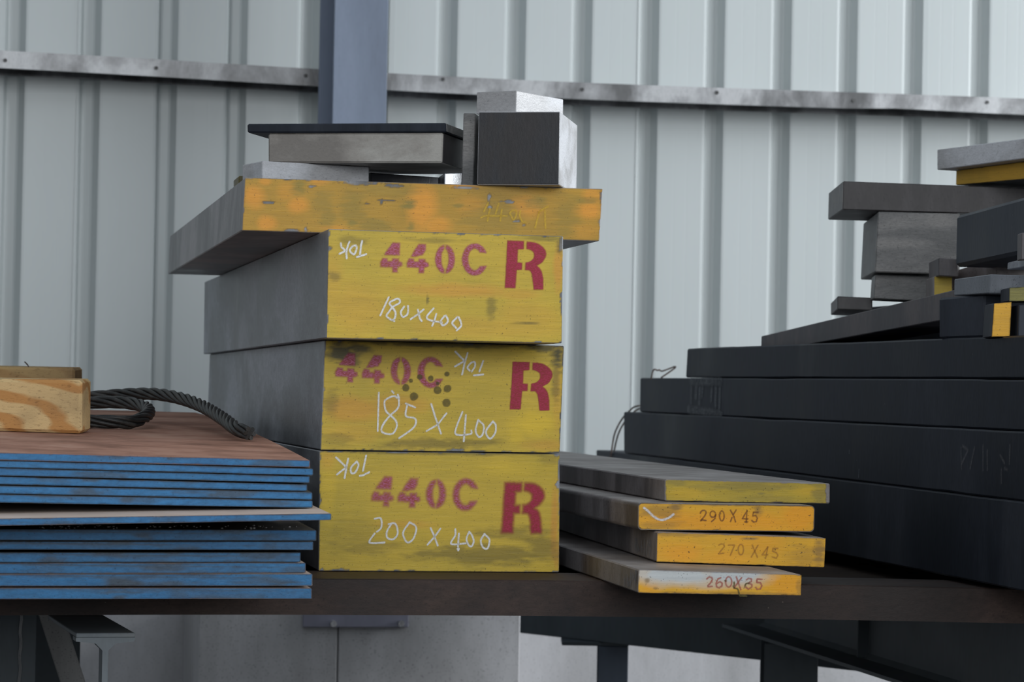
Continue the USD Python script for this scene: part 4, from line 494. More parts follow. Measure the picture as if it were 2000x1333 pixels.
def mark(name, c1, c2, strength=1.0, rough=0.45, grain=180.0, lo=0.3, hi=0.6):
    """Sprayed, stamped or chalked marks: opaque where the mask is one, thinning to nothing at the edge."""
    n, l = coords((1, 1, 2.5))
    n |= {'am': ('attribute', {'attribute': 'mask'}), 'n1': ('noise_texture', {'scale': grain, 'detail': 3.0, 'roughness': 0.7}),
          'cr': ('rgb_ramp', {'ramp': [(0.4, c1), (0.62, c2)]}),
          'fr': ('map_range', {'from_min': lo, 'from_max': hi, 'to_min': 0.55, 'to_max': 1.0, 'clamp': True}),
          'f1': ('math', {'math_type': 'multiply'}), 'f2': ('math', {'math_type': 'multiply', 'value2': strength, 'use_clamp': True}),
          'p': ('principled_bsdf', {'roughness': rough, 'specular_ior_level': 0.3}), 'tr': ('transparent_bsdf', {}), 'mc': ('mix_closure', {})}
    l += [('mp.vector', 'n1.vector'), ('n1.fac', 'cr.fac'), ('cr.color', 'p.base_color'), ('n1.fac', 'fr.value'), ('am.fac', 'f1.value1'), ('fr.result', 'f1.value2'), ('f1.value', 'f2.value1'),
          ('f2.value', 'mc.fac'), ('tr.BSDF', 'mc.closure1'), ('p.BSDF', 'mc.closure2')]
    MAT[name] = usdkit.material(stage, LOOKS + name, n, l, surface='mc.closure')


def wood(name, light, mid, dark):
    n, l = coords((3.0, 9.0, 9.0))
    n |= {'n0': ('noise_texture', {'scale': 1.6, 'detail': 2.0}), 'wv': ('wave_texture', {'wave_type': 'rings', 'rings_direction': 'y', 'scale': 1.1, 'distortion': 6.0, 'detail': 3.0, 'detail_scale': 1.2}),
          'cr': ('rgb_ramp', {'ramp': [(0.0, light), (0.55, light), (0.85, mid), (1.0, mid)]}),
          'n1': ('noise_texture', {'scale': 28.0, 'detail': 6.0, 'roughness': 0.7}), 'gr': ('rgb_ramp', {'ramp': [(0.34, (0.25, 0.2, 0.17)), (0.46, (1, 1, 1))]}), 'mx': ('mix', {'mix_type': 'multiply', 'fac': 0.55}),
          'n2': ('noise_texture', {'scale': 5.0, 'detail': 4.0}), 'dr': ('rgb_ramp', {'ramp': [(0.52, (0, 0, 0)), (0.72, (0.75, 0.75, 0.75))]}), 'md': ('mix', {'color2': dark}),
          'bp': ('bump', {'strength': 0.4, 'distance': 0.002}), 'p': ('principled_bsdf', {'roughness': 0.75, 'specular_ior_level': 0.2})}
    l += [('mp.vector', 'wv.vector'), ('wv.fac', 'cr.fac'), ('mp.vector', 'n1.vector'), ('n1.fac', 'gr.fac'), ('cr.color', 'mx.color1'), ('gr.color', 'mx.color2'), ('tc.object', 'n2.vector'), ('n2.fac', 'dr.fac'),
          ('mx.color', 'md.color1'), ('dr.color', 'md.fac'), ('md.color', 'p.base_color'), ('n1.fac', 'bp.height'), ('bp.normal', 'p.normal')]
    MAT[name] = usdkit.material(stage, LOOKS + name, n, l, surface='p.BSDF')


# block sides, sawn or scaled
steel('side_steel', (0.11, 0.115, 0.127), (0.205, 0.215, 0.24), (0.34, 0.355, 0.395), scale=7.0, streak=(1, 0.3, 0.6), rough=0.42, fine=0.2, pit=0.15)
steel('plate_steel', (0.12, 0.12, 0.125), (0.22, 0.22, 0.23), (0.36, 0.355, 0.365), scale=7.0, streak=(1, 0.5, 0.35), rough=0.45, fine=0.15, pit=0.15)
steel('brown_steel', (0.11, 0.092, 0.085), (0.19, 0.165, 0.158), (0.29, 0.26, 0.255), scale=7.0, streak=(1, 1, 0.4), rough=0.5, fine=0.15, pit=0.2,
      dust=((0.15, 0.125, 0.115), (0.29, 0.26, 0.25), (0.46, 0.43, 0.42)))
steel('dark_scale', (0.010, 0.0135, 0.021), (0.018, 0.0225, 0.033), (0.032, 0.037, 0.049), scale=3.0, streak=(1, 1, 0.35), rough=0.55, spec=0.25, fine=0.2, pit=0.1, spots=(0.25, 0.26, 0.27))
steel('blue_scale', (0.016, 0.020, 0.030), (0.025, 0.031, 0.044), (0.036, 0.042, 0.056), scale=4.0, rough=0.5, spec=0.3, fine=0.15, pit=0.1, spots=(0.3, 0.3, 0.3))
steel('black_scale', (0.012, 0.013, 0.017), (0.018, 0.019, 0.024), (0.030, 0.027, 0.028), scale=9.0, rough=0.45, fine=0.2, pit=0.1, spots=(0.45, 0.45, 0.42))
steel('silver_sawn', (0.36, 0.355, 0.36), (0.45, 0.45, 0.465), (0.54, 0.545, 0.57), scale=8.0, streak=(0.6, 1, 1.6), rough=0.45, fine=0.14, pit=0.12, bump=0.3)
steel('bright_steel', (0.45, 0.46, 0.48), (0.7, 0.71, 0.73), (0.85, 0.86, 0.88), scale=40.0, rough=0.25, metal=0.9, fine=0.2, pit=0.2)
steel('tan_sawn', (0.22, 0.20, 0.18), (0.34, 0.315, 0.285), (0.44, 0.42, 0.385), scale=7.0, streak=(0.7, 1, 1.2), rough=0.5, fine=0.08, pit=0.06)
steel('grey_sawn', (0.10, 0.10, 0.10), (0.155, 0.152, 0.15), (0.22, 0.212, 0.205), scale=9.0, streak=(0.4, 1, 2.0), rough=0.5, fine=0.3, pit=0.2)
steel('umber_bar', (0.030, 0.026, 0.027), (0.048, 0.043, 0.044), (0.085, 0.078, 0.080), scale=8.0, rough=0.5, fine=0.15, pit=0.15)
steel('violet_bar', (0.050, 0.046, 0.048), (0.082, 0.075, 0.080), (0.13, 0.115, 0.115), scale=7.0, rough=0.5, fine=0.15, pit=0.15)
steel('rusty_plate', (0.20, 0.105, 0.07), (0.31, 0.17, 0.12), (0.43, 0.25, 0.18), scale=3.5, streak=(0.5, 1.2, 1), rough=0.8, spec=0.15, fine=0.2, pit=0.25,
      dust=((0.16, 0.08, 0.055), (0.33, 0.175, 0.125), (0.45, 0.28, 0.21)))
steel('dusty_plate', (0.10, 0.07, 0.06), (0.18, 0.13, 0.11), (0.26, 0.2, 0.17), scale=4.0, rough=0.8, spec=0.15, fine=0.2, dust=((0.42, 0.33, 0.28), (0.52, 0.42, 0.36), (0.6, 0.5, 0.45)))
steel('oily_plate', (0.03, 0.03, 0.03), (0.05, 0.05, 0.05), (0.09, 0.085, 0.08), scale=8.0, rough=0.55, spots=(0.5, 0.5, 0.5))
steel('rusty_rail', (0.020, 0.012, 0.010), (0.036, 0.021, 0.017), (0.062, 0.038, 0.030), scale=5.0, streak=(0.5, 1, 1.2), rough=0.6, fine=0.3, pit=0.2, spots=(0.2, 0.16, 0.13))
steel('rack_green', (0.045, 0.057, 0.066), (0.055, 0.069, 0.08), (0.068, 0.083, 0.096), scale=3.0, rough=0.5, fine=0.08, pit=0.05)
steel('beam_grey', (0.11, 0.13, 0.145), (0.135, 0.155, 0.17), (0.16, 0.175, 0.185), scale=4.0, rough=0.55, fine=0.08, pit=0.05)
steel('rack_deck', (0.02, 0.014, 0.012), (0.03, 0.022, 0.018), (0.045, 0.03, 0.025), scale=4.0, rough=0.8, spec=0.1)
steel('column_blue', (0.135, 0.165, 0.225), (0.16, 0.195, 0.262), (0.185, 0.222, 0.295), scale=3.0, rough=0.5, fine=0.05, pit=0.06)
steel('post_blue', (0.06, 0.075, 0.10), (0.07, 0.088, 0.118), (0.08, 0.10, 0.135), scale=3.0, rough=0.5, fine=0.05, pit=0.05)
steel('galvanised', (0.12, 0.12, 0.122), (0.24, 0.242, 0.248), (0.42, 0.425, 0.435), scale=5.0, streak=(1, 1, 0.5), rough=0.4, metal=0.35, fine=0.1, pit=0.1)
steel('wall_sheet', (0.45, 0.484, 0.485), (0.458, 0.492, 0.493), (0.466, 0.50, 0.501), scale=1.0, streak=(2, 2, 0.1), rough=0.38, spec=0.5, fine=0.008, pit=0.0, bump=0.0)
steel('plaster', (0.38, 0.375, 0.38), (0.47, 0.465, 0.475), (0.55, 0.545, 0.56), scale=2.2, rough=0.8, spec=0.15, fine=0.06, pit=0.25, spots=(0.10, 0.09, 0.08))
steel('floor_concrete', (0.05, 0.05, 0.05), (0.065, 0.065, 0.064), (0.085, 0.084, 0.08), scale=2.0, rough=0.8, spec=0.2)
steel('lavender_paint', (0.22, 0.22, 0.28), (0.25, 0.25, 0.315), (0.28, 0.28, 0.35), scale=3.0, rough=0.35, fine=0.04, pit=0.05)
steel('white_board', (0.36, 0.355, 0.35), (0.44, 0.435, 0.43), (0.50, 0.50, 0.49), scale=4.0, rough=0.8, fine=0.08)
steel('rope_wire', (0.010, 0.010, 0.010), (0.02, 0.019, 0.018), (0.04, 0.037, 0.034), scale=30.0, rough=0.45, fine=0.3, pit=0.2)
steel('tie_wire', (0.05, 0.04, 0.035), (0.09, 0.07, 0.06), (0.14, 0.10, 0.085), scale=30.0, rough=0.5)
steel('bolt_steel', (0.5, 0.5, 0.52), (0.6, 0.6, 0.62), (0.7, 0.7, 0.72), scale=30.0, rough=0.25, metal=0.9)
steel('screw_dark', (0.03, 0.03, 0.03), (0.05, 0.05, 0.05), (0.07, 0.07, 0.07), scale=30.0, rough=0.5)
steel('olive_solid', (0.10, 0.08, 0.02), (0.16, 0.125, 0.03), (0.22, 0.17, 0.04), scale=20.0)
steel('grey_flat', (0.15, 0.165, 0.185), (0.18, 0.195, 0.22), (0.21, 0.225, 0.25), scale=8.0, rough=0.45, fine=0.1)
steel('chip_metal', (0.3, 0.29, 0.28), (0.5, 0.48, 0.46), (0.7, 0.68, 0.66), scale=60.0, rough=0.5)
paint('yellow_end', (0.66, 0.455, 0.040), (0.70, 0.35, 0.040), (0.105, 0.085, 0.022), brush=(3, 3, 45), brushamt=0.16)
paint('ochre_end', (0.52, 0.29, 0.026), (0.80, 0.34, 0.030), (0.23, 0.20, 0.035), olive=0.6, brush=(4, 4, 60), brushamt=0.15)
paint('amber_end', (0.84, 0.43, 0.016), (0.90, 0.38, 0.010), (0.22, 0.13, 0.04), olive=0.25, brush=(3, 3, 40), speck=0.45, brushamt=0.13)
paint('mustard_end', (0.52, 0.36, 0.028), (0.72, 0.43, 0.018), (0.27, 0.21, 0.045), olive=0.5, brush=(3, 3, 40), speck=0.4, brushamt=0.15)
paint('olive_end', (0.25, 0.22, 0.045), (0.35, 0.25, 0.03), (0.08, 0.07, 0.03), olive=0.5)
paint('blue_edge', (0.022, 0.165, 0.37), (0.04, 0.12, 0.24), (0.05, 0.075, 0.105), brush=(14, 14, 30), olive=0.3, speck=0.3, brushamt=0.35)
mark('stencil_red', (0.40, 0.020, 0.065), (0.56, 0.16, 0.27), strength=1.0, grain=260.0)
mark('stencil_red_bold', (0.36, 0.010, 0.035), (0.42, 0.025, 0.07), strength=1.15, grain=260.0)
mark('chalk', (0.84, 0.83, 0.80), (0.90, 0.89, 0.87), strength=1.25, rough=0.9, grain=500.0)
mark('faint_chalk', (0.20, 0.22, 0.26), (0.28, 0.30, 0.34), strength=0.5, rough=0.9, grain=300.0)
mark('dim_chalk', (0.20, 0.19, 0.20), (0.30, 0.29, 0.29), strength=0.25, rough=0.9, grain=120.0)
mark('pale_streak', (0.05, 0.058, 0.07), (0.085, 0.095, 0.112), strength=0.7, rough=0.4, grain=40.0, lo=0.4, hi=0.6)
mark('paint_pen', (0.75, 0.48, 0.03), (0.80, 0.52, 0.05), strength=0.75)
mark('brown_ink', (0.20, 0.075, 0.020), (0.30, 0.13, 0.03), strength=0.85)
mark('faded_ink', (0.42, 0.20, 0.03), (0.48, 0.24, 0.04), strength=0.65)
mark('red_ink', (0.45, 0.10, 0.08), (0.52, 0.18, 0.13), strength=0.9)
mark('oil_brown', (0.085, 0.070, 0.018), (0.16, 0.125, 0.025), strength=0.95, grain=240.0)
mark('thick_white', (0.70, 0.64, 0.60), (0.78, 0.73, 0.70), strength=1.2)
wood('pine', (0.64, 0.45, 0.22), (0.50, 0.25, 0.085), (0.16, 0.115, 0.07))
wood('old_pine', (0.40, 0.27, 0.12), (0.34, 0.21, 0.09), (0.13, 0.095, 0.06))

# ------------------------------------------------------------------ hall: floor, sheet wall, plaster base
WALL_Y = 8.22
p = part(WORLD, 'floor', box(-40, 40, -40, 9.2, -0.2, 0.0, 0.001), 'floor_concrete')
tag(stage.GetPrimAtPath(p), 'grey concrete hall floor below the steel rack', 'floor', kind='structure')

wall = thing('wall_back', 'pale grey-green corrugated metal sheet wall behind the stacks', 'wall', (0, WALL_Y, 0.0), kind='structure')
xs = list(RIB_X)
while xs[0] > -5:
    xs.insert(0, xs[0] - 0.2095)
while xs[-1] < 10:
    xs.append(xs[-1] + 0.2095)
first = (len([x for x in xs if x < RIB_X[1] - 0.01]) - 0) % 4     # a sheet ends on the second measured rib and on every fourth from there


def sheet(ribs, lap):
    """One roll-formed sheet: flat pans between deep grooves, seen from its inner side."""
    prof = []
    for i, x in enumerate(ribs):
        prof += [(x - 0.006, 0.0), (x + 0.001, 0.001), (x + 0.0125, 0.030), (x + 0.019, 0.033), (x + 0.040, 0.033), (x + 0.046, 0.030), (x + 0.0605, 0.001), (x + 0.067, 0.0)]
        if i + 1 < len(ribs):  # shallow stiffening swages in the pan
            c = (x + 0.062 + ribs[i + 1]) / 2
            prof += [(c - 0.024, 0.0), (c - 0.020, 0.00012), (c - 0.016, 0.0), (c + 0.016, 0.0), (c + 0.020, 0.00012), (c + 0.024, 0.0)]
    prof = np.array(prof)
    prof = np.vstack([[prof[0, 0], -lap], prof + [0, -lap]])
    if lap:
        prof[-1, 0] += 0.010
    t = 0.0012
    back = prof[::-1] + [0, t]
    ring = np.vstack([prof, back])
    poly = m3.CrossSection([ring[::-1].tolist()] if Polygon(ring).exterior.is_ccw is False else [ring.tolist()])
    v, f = man(m3.Manifold.extrude(poly, 6.4 - 0.55))
    v[:, 2] += 0.55
    return v, f


i = first
k = 0
start = 0
groups = []
cuts = [j for j in range(len(xs)) if j % 4 == first]
for a, b in zip(cuts[:-1], cuts[1:]):
    part(wall, 'sheet_panel', sheet(xs[a:b + 1], 0.0016 * (k % 2)), 'wall_sheet')
    k += 1

base = thing('wall_lower', 'white plastered masonry base of the wall under the metal sheets', 'wall', (0, 8.06, 0), kind='structure')
part(base, 'plaster_face', box(-5.0, 10.0, 0, 0.30, 0, 0.93, 0.004), 'plaster')

ped = thing('concrete_pedestal', 'white plastered concrete pedestal under the blue column, below the rack', 'pedestal', (0.986, 7.72, 0))
part(ped, 'pedestal_block', box(0, 0.379, 0, 0.338, 0, 0.658, 0.003), 'plaster')
part(ped, 'pedestal_block', box(0.3825, 0.892, 0.001, 0.338, 0, 0.659, 0.003), 'plaster')

col = thing('steel_column', 'blue-grey painted steel H column rising in front of the sheet wall', 'column', (1.409, 7.79, 0.6595))
part(col, 'flange', box(-0.0755, 0.0755, 0.0, 0.010, 0, 4.5), 'column_blue')
part(col, 'flange', box(-0.0755, 0.0755, 0.238, 0.248, 0, 4.5), 'column_blue')
part(col, 'web', box(-0.004, 0.004, 0.010, 0.238, 0, 4.5), 'column_blue')
part(col, 'base_plate', box(-0.141, 0.151, -0.035, 0.262, 0.0002, 0.016), 'lavender_paint')
part(col, 'shoe_plate', box(-0.141, 0.151, -0.080, -0.0705, -0.051, 0.016), 'lavender_paint', label='lavender-grey shoe plate against the pedestal')
for x in (-0.06, 0.128):
    part(col, 'anchor_bolt', trimesh.creation.cylinder(radius=0.009, height=0.02, sections=12, transform=trimesh.transformations.rotation_matrix(np.pi / 2, [1, 0, 0])).apply_translation((x, -0.088, -0.040)), 'bolt_steel', smooth=30)

rail = thing('wall_girt', 'galvanised channel girt running level across the sheet wall', 'girt', (0, 8.04, 0))
RL = np.array([(-4.0, RAIL_LINE[0][1] + 0.004)] + RAIL_LINE + [(10.0, RAIL_LINE[-1][1] + 0.004)])
gx = np.linspace(-4, 10, 90)
gz = np.interp(gx, RL[:, 0], RL[:, 1])
gz = np.convolve(np.pad(gz, 3, mode='edge'), np.ones(7) / 7, 'valid')
dent = 0.006 * np.exp(-((gx - 3.13) / 0.12) ** 2)


def channel_ring(x, z, d):
    H, W, t = 0.0485, 0.18, 0.0025
    pts = [(0, z), (0, z - H + d), (0.012, z - H + d), (0.012, z - H + t + d), (t, z - H + t + d), (t, z - t), (W - t, z - t), (W - t, z - H), (W, z - H), (W, z)]
    return [(x, y, zz) for y, zz in pts]


part(rail, 'channel', loft([channel_ring(x, z, d) for x, z, d in zip(gx, gz, dent)]), 'galvanised')
for x, z in SCREW_AT:
    part(rail, 'screw', trimesh.creation.cylinder(radius=0.0055, height=0.004, sections=10, transform=trimesh.transformations.rotation_matrix(np.pi / 2, [1, 0, 0])).apply_translation((x, -0.001, z)), 'screw_dark')

# ------------------------------------------------------------------ rack
RT = 0.9535
rack = thing('storage_rack', 'dark steel storage rack with rusty front rail carrying all the stacked steel', 'rack', (0, 0, 0))


def c_rail(x0, x1, y0, depth, z1, h, t, slope):
    """Channel laid web up: top plate with two hanging flanges."""
    a = [(0.002, z1), (0, z1 - 0.002), (0, z1 - h), (t, z1 - h), (t * 1.4, z1 - t * 2), (depth - t * 1.4, z1 - t * 2), (depth - t, z1 - h), (depth, z1 - h), (depth, z1)]
    sec = []
    for x in np.linspace(x0, x1, 80):
        c = min(max(x, -0.3), 2.4)
        hog = -0.0085 * (c - 0.98) ** 2          # the loaded rail is bowed a little
        sec.append([(x, y0 + y + slope * x, z + hog) for y, z in a])
    return loft(sec)


part(rack, 'front_rail', c_rail(-2.5, 4.5, 4.548, 0.20, RT, 0.0575, 0.007, -0.065), 'rusty_rail')
part(rack, 'rear_rail', c_rail(-2.5, 4.5, 6.45, 0.20, RT, 0.0575, 0.007, -0.065), 'rusty_rail')
part(rack, 'deck', box(-2.3, 4.3, 4.76, 6.30, 0.922, 0.928), 'rack_deck')


def i_beam(w, h, tf, tw, L):
    r = tw * 1.2
    pts = [(-w / 2, 0), (-w / 2, -tf * 0.8), (-tw / 2 - r, -tf * 1.25), (-tw / 2, -tf * 1.25 - r), (-tw / 2, -h + tf * 1.25 + r), (-tw / 2 - r, -h + tf * 1.25), (-w / 2, -h + tf * 0.8), (-w / 2, -h)]
    pts += [(-x, z) for x, z in pts[::-1]]
    v, f = man(m3.Manifold.extrude(m3.CrossSection([pts[::-1] if Polygon(pts).exterior.is_ccw is False else pts]), L))
    m = trimesh.Trimesh(np.stack([v[:, 0], v[:, 2], v[:, 1]], -1), f, process=False)
    if m.volume < 0:
        m.invert()
    return m


def placed(m, loc, rz):
    m = m.copy() if isinstance(m, trimesh.Trimesh) else trimesh.Trimesh(*man(m), process=False)
    m.apply_transform(trimesh.transformations.rotation_matrix(rz, [0, 0, 1]))
    return m.apply_translation(loc)


BZ = RT - 0.0575
part(rack, 'bracket_flange', placed(box(-0.043, 0.043, 0, 0.335, -0.0065, 0, 0.001), (0.4005, 4.202, BZ - 0.004), 0.047), 'beam_grey')
part(rack, 'bracket_web', placed(i_beam(0.086, 0.30, 0.007, 0.0085, 0.035), (0.4005, 4.2025, BZ - 0.0106), 0.047), 'beam_grey')
part(rack, 'support_beam', placed(i_beam(0.156, 0.20, 0.010, 0.009, 2.95), (2.12, 4.12, BZ - 0.013), -0.050), 'beam_grey')
rb = FACE['bb']
part(rack, 'cross_beam', placed(box(0, rb[2][1][0], 0, 0.10, 0, BZ - rb[0][2] - 0.04), rb[0], rb[1]), 'rack_green')
part(rack, 'stiffener', placed(box(-0.034, -0.0045, 0, 0.010, BZ - 0.199, BZ - 0.026), (2.213, 5.86, 0), -0.05), 'rack_green')


def h_post(w, d, tf, z1):
    return joined(box(-w / 2, w / 2, 0, tf, 0, z1), box(-w / 2, w / 2, d - tf, d, 0, z1), box(-tf / 2, tf / 2, tf, d - tf, 0, z1))


part(rack, 'post', placed(h_post(0.125, 0.12, 0.008, BZ - 0.2135), (2.20, 6.36, 0), -0.235), 'rack_green')
part(rack, 'post', placed(h_post(0.078, 0.12, 0.008, 0.600), (2.005, 7.21, 0), -0.235), 'post_blue')
part(rack, 'cap_plate', placed(box(-0.135, 0.04, 0.0, 0.13, 0.6005, 0.611), (2.005, 7.21, 0), -0.235), 'rack_green')
part(rack, 'post', placed(h_post(0.05, 0.06, 0.006, BZ - 0.3115), (0.3995, 4.25, 0), 0.04), 'rack_green')
part(rack, 'post', placed(h_post(0.09, 0.10, 0.008, BZ - 0.2135), (2.155, 4.75, 0), -0.05), 'rack_green')
part(rack, 'post', placed(h_post(0.09, 0.10, 0.008, BZ - 0.020), (-1.6, 4.70, 0), 0.0), 'rack_green')
part(rack, 'post', placed(h_post(0.09, 0.10, 0.008, BZ - 0.020), (4.1, 4.30, 0), 0.0), 'rack_green')
part(rack, 'post', placed(h_post(0.09, 0.10, 0.008, BZ - 0.020), (-1.6, 6.62, 0), 0.0), 'rack_green')
part(rack, 'post', placed(h_post(0.09, 0.10, 0.008, BZ - 0.020), (4.1, 6.25, 0), 0.0), 'rack_green')

lp = thing('dark_post', 'dark green steel post under the rack at the far left', 'post', (0.3249, 5.28, 0))
part(lp, 'front_plate', box(-0.13, 0.053, 0, 0.010, 0, BZ - 0.03), 'rack_green')
part(lp, 'side_plate', box(-0.13, -0.12, 0.011, 0.13, 0, BZ - 0.03), 'rack_green')
part(lp, 'weld_bead', tube(np.array([(0.024 + 0.0012 * math.sin(k * 1.7), -0.002, 0.4 + k * 0.0125) for k in range(36)]), 0.0032, 6), 'galvanised', smooth=40)

dp = thing('dark_sheet', 'dark steel sheet standing behind the leaning board under the rack', 'panel', (0.46, 6.30, 0), -0.12)
part(dp, 'plate', box(-0.10, 0.085, 0, 0.012, 0, 0.86), 'rack_green')

bd = FACE['board']
lb = thing('leaning_board', 'whitewashed board leaning at a slant under the rack on the left', 'board', (bd[0][0], bd[0][1], bd[0][2]), bd[1])
qq = [(s, t) for s, t in bd[2]]
part(lb, 'plank', block_body(qq, 0.022, 0.002), 'white_board')


# ------------------------------------------------------------------ blocks and plates
def billet(key, name, label, cat, mat, end=None, seed=0, chamfer=0.0015, L=None, group=None, res=0.0022, ragged=0.006, rnd=0.0, q=None):
    o, psi, q0, L0 = FACE[key]
    q = q or q0
    t = thing(name, label, cat, o, psi, group)
    if rnd:
        cs = m3.CrossSection([q]).offset(-rnd, m3.JoinType.Round, 2.0, 24).offset(rnd, m3.JoinType.Round, 2.0, 24)
        v, f = man(m3.Manifold.extrude(cs, L or L0))
        m = trimesh.Trimesh(np.stack([v[:, 0], v[:, 2], v[:, 1]], -1), f, process=False)
        if m.volume < 0:
            m.invert()
        part(t, 'body', m, mat, smooth=30)
    elif key in ('S1', 'S2', 'S3', 'S4'):
        part(t, 'body', wavy_slab(q, L or L0, seed), mat)
    else:
        part(t, 'body', block_body(q, L or L0, chamfer), mat)
    if end:
        painted_end(t, key, end, seed, res=res, ragged=ragged)
    return t


# the middle stack, bottom to top
a0 = billet('A0', 'steel_billet', 'bottom yellow-ended steel billet of the middle stack, chalked 200 X 400', 'steel billet', 'side_steel', 'yellow_end', 11)
b0 = billet('B', 'steel_billet', 'yellow-ended steel billet with oily spots, chalked 185 X 400, middle of three', 'steel billet', 'side_steel', 'yellow_end', 12)
c0 = billet('C', 'steel_billet', 'uppermost of three red-stencilled yellow billets, chalked 180 X 400', 'steel billet', 'side_steel', 'yellow_end', 13)
for t, key, soft, soft2 in ((a0, 'A0', 0.0042, 0.0050), (b0, 'B', 0.0026, 0.0012), (c0, 'C', 0.0021, 0.0014)):
    lettering(t, 'stencil_lettering', 'stencil_red', GLYPH[key + '_G'], soft, label='red sprayed stencil 440C', fade=0.25, seed=3)
    lettering(t, 'stencil_letter', 'stencil_red_bold', GLYPH[key + '_R'], soft2, label='large red stencilled letter R', fade=0.1, seed=5)
    strokes(t, 'chalk_tally', 'chalk', STROKE[key + '_tok'], 0.0036, label='white chalk handwriting TOK', seed=1)
    strokes(t, 'chalk_size', 'chalk', STROKE[key + '_size'], 0.0034, label='white chalk size figures', seed=2)
S_, T_, F_, M_ = [], [], [], []
n_ = 0
for s, t, r in OIL_SPOT:
    S, T, f = grid(s - r * 1.6, s + r * 1.6, t - r * 1.6, t + r * 1.6, 0.0009)
    d = np.hypot(S - s, T - t)
    m = np.clip((r * (0.82 + 0.5 * (fbm2(S, T, 110, 4) - 0.4)) - d) / 0.0014 + 0.5, 0, 1) * (0.55 + 0.45 * fbm2(S, T, 200, 9))
    S, T, f, pr = keep(S, T, f, m)
    S_.append(S), T_.append(T), F_.append(f + n_), M_.append(pr['mask'])
    n_ += len(S)
put_layer(b0, 'oil_spots', 'oil_brown', np.concatenate(S_), np.concatenate(T_), np.vstack(F_), {'mask': np.concatenate(M_)}, 0.0014, label='dark oily drips')

pa = billet('A', 'steel_plate', 'wide ochre-ended steel plate lying across the middle stack, grey left side', 'steel plate', 'plate_steel', 'ochre_end', 14, ragged=0.004)
strokes(pa, 'pen_writing', 'paint_pen', STROKE['A_pen'], 0.0034, label='faint orange paint-pen writing 440C R', seed=6)

# odds and ends on the top plate
billet('T1', 'aluminium_bar', 'pale silver flat bar under the left end of the tan block', 'metal bar', 'silver_sawn')
t2_ = billet('T2', 'sawn_block', 'wide tan-grey sawn steel block under the thin dark plate', 'steel block', 'tan_sawn', chamfer=0.003)
t3 = billet('T3', 'thin_plate', 'thin dark plate lying on top of the tan-grey block', 'steel plate', 'dark_scale', chamfer=0.0025)
billet('T4', 'small_offcut', 'tiny olive offcut behind the left corner of the ochre-ended plate', 'offcut', 'olive_solid')
billet('T5', 'bright_offcut', 'small shiny metal offcut under the right end of the tan block', 'offcut', 'bright_steel')
billet('T6', 'dark_strip', 'thin black strip in the gap under the tan-grey block', 'metal strip', 'black_scale')
billet('T7', 'upright_slice', 'narrow grey steel slice standing on edge left of the black cube', 'steel slice', 'grey_sawn')
t8 = thing('black_cube', 'black-faced steel cube with bright silver right side on the ochre-ended plate', 'steel block', FACE['T8'][0], FACE['T8'][1])
q8, L8 = FACE['T8'][2], FACE['T8'][3]
part(t8, 'body', block_body(q8, L8, 0.0012), 'silver_sawn', label='bright sawn steel body')
part(t8, 'scaled_face', block_body([(q8[0][0] + .0012, q8[0][1] + .0012), (q8[1][0] - .0012, q8[1][1] + .0012), (q8[2][0] - .0012, q8[2][1] - .0012), (q8[3][0] + .0012, q8[3][1] - .0012)], 0.0012, 0.0003), 'black_scale', label='black scaled front face')
stage.GetPrimAtPath(t8 + '/scaled_face').GetAttribute('points').Set(Vt.Vec3fArray([Gf.Vec3f(v[0], v[1] - 0.0009, v[2]) for v in stage.GetPrimAtPath(t8 + '/scaled_face').GetAttribute('points').Get()]))
c9 = np.array(CAP_PLAN)
z9 = FACE['T8'][0][2] + 0.1228
t9 = thing('silver_block', 'silver sawn block turned cornerwise on top of the black cube', 'steel block', (c9[1][0], c9[1][1], z9))
d9 = c9 - c9[1]
part(t9, 'body', hexa([(*d9[1], 0), (*d9[2], 0), (*d9[2], 0.037), (*d9[1], 0.037), (*d9[0], 0), (*d9[3], 0), (*d9[3], 0.037), (*d9[0], 0.037)], 0.001), 'silver_sawn')

def side_face(t, key, mat, left, label, inset=0.0012):
    """A differently finished end face on a piece, as a thin layer on its left or right side."""
    q, L = FACE[key][2], FACE[key][3]
    (s0, a), (s1, b) = (q[0], q[3]) if left else (q[1], q[2])
    g = -0.0006 if left else 0.0006
    e = inset
    P = [(s0, e, a + e), (s0, L - e, a + e), (s1, L - e, b - e), (s1, e, b - e)]
    v = np.array([(x + g, y, z) for x, y, z in P] + [(x - g * 0.5, y, z) for x, y, z in P])
    part(t, 'end_face', m3.Manifold.hull_points(v), mat, label=label)


side_face(t2_, 'T2', 'umber_bar', False, 'dark scaled right end')
side_face(t3, 'T3', 'grey_sawn', False, 'grey sawn right end')

# amber-ended plates to the right of the stack
e4 = billet('E4', 'flat_bar', 'lowest of four amber-ended flat bars, end sprayed white, marked 260X35', 'flat bar', 'brown_steel', 'amber_end', 21, ragged=0.002, res=0.0016, chamfer=0.002)
e3 = billet('E3', 'flat_bar', 'amber-ended flat bar marked 270X45, second from the bottom', 'flat bar', 'brown_steel', 'amber_end', 22, ragged=0.002, res=0.0016, chamfer=0.002)
e2 = billet('E2', 'flat_bar', 'round-cornered amber-ended flat bar marked 290X45 with white tick', 'flat bar', 'brown_steel', None, 23, rnd=0.007)
e1 = billet('E1', 'flat_bar', 'topmost of four flat bars, unmarked mustard end and dusty top', 'flat bar', 'brown_steel', 'mustard_end', 24, ragged=0.003, res=0.0016, chamfer=0.002)
cs = m3.CrossSection([FACE['E2'][2]]).offset(-0.0075, m3.JoinType.Round, 2.0, 24).offset(0.0068, m3.JoinType.Round, 2.0, 24)
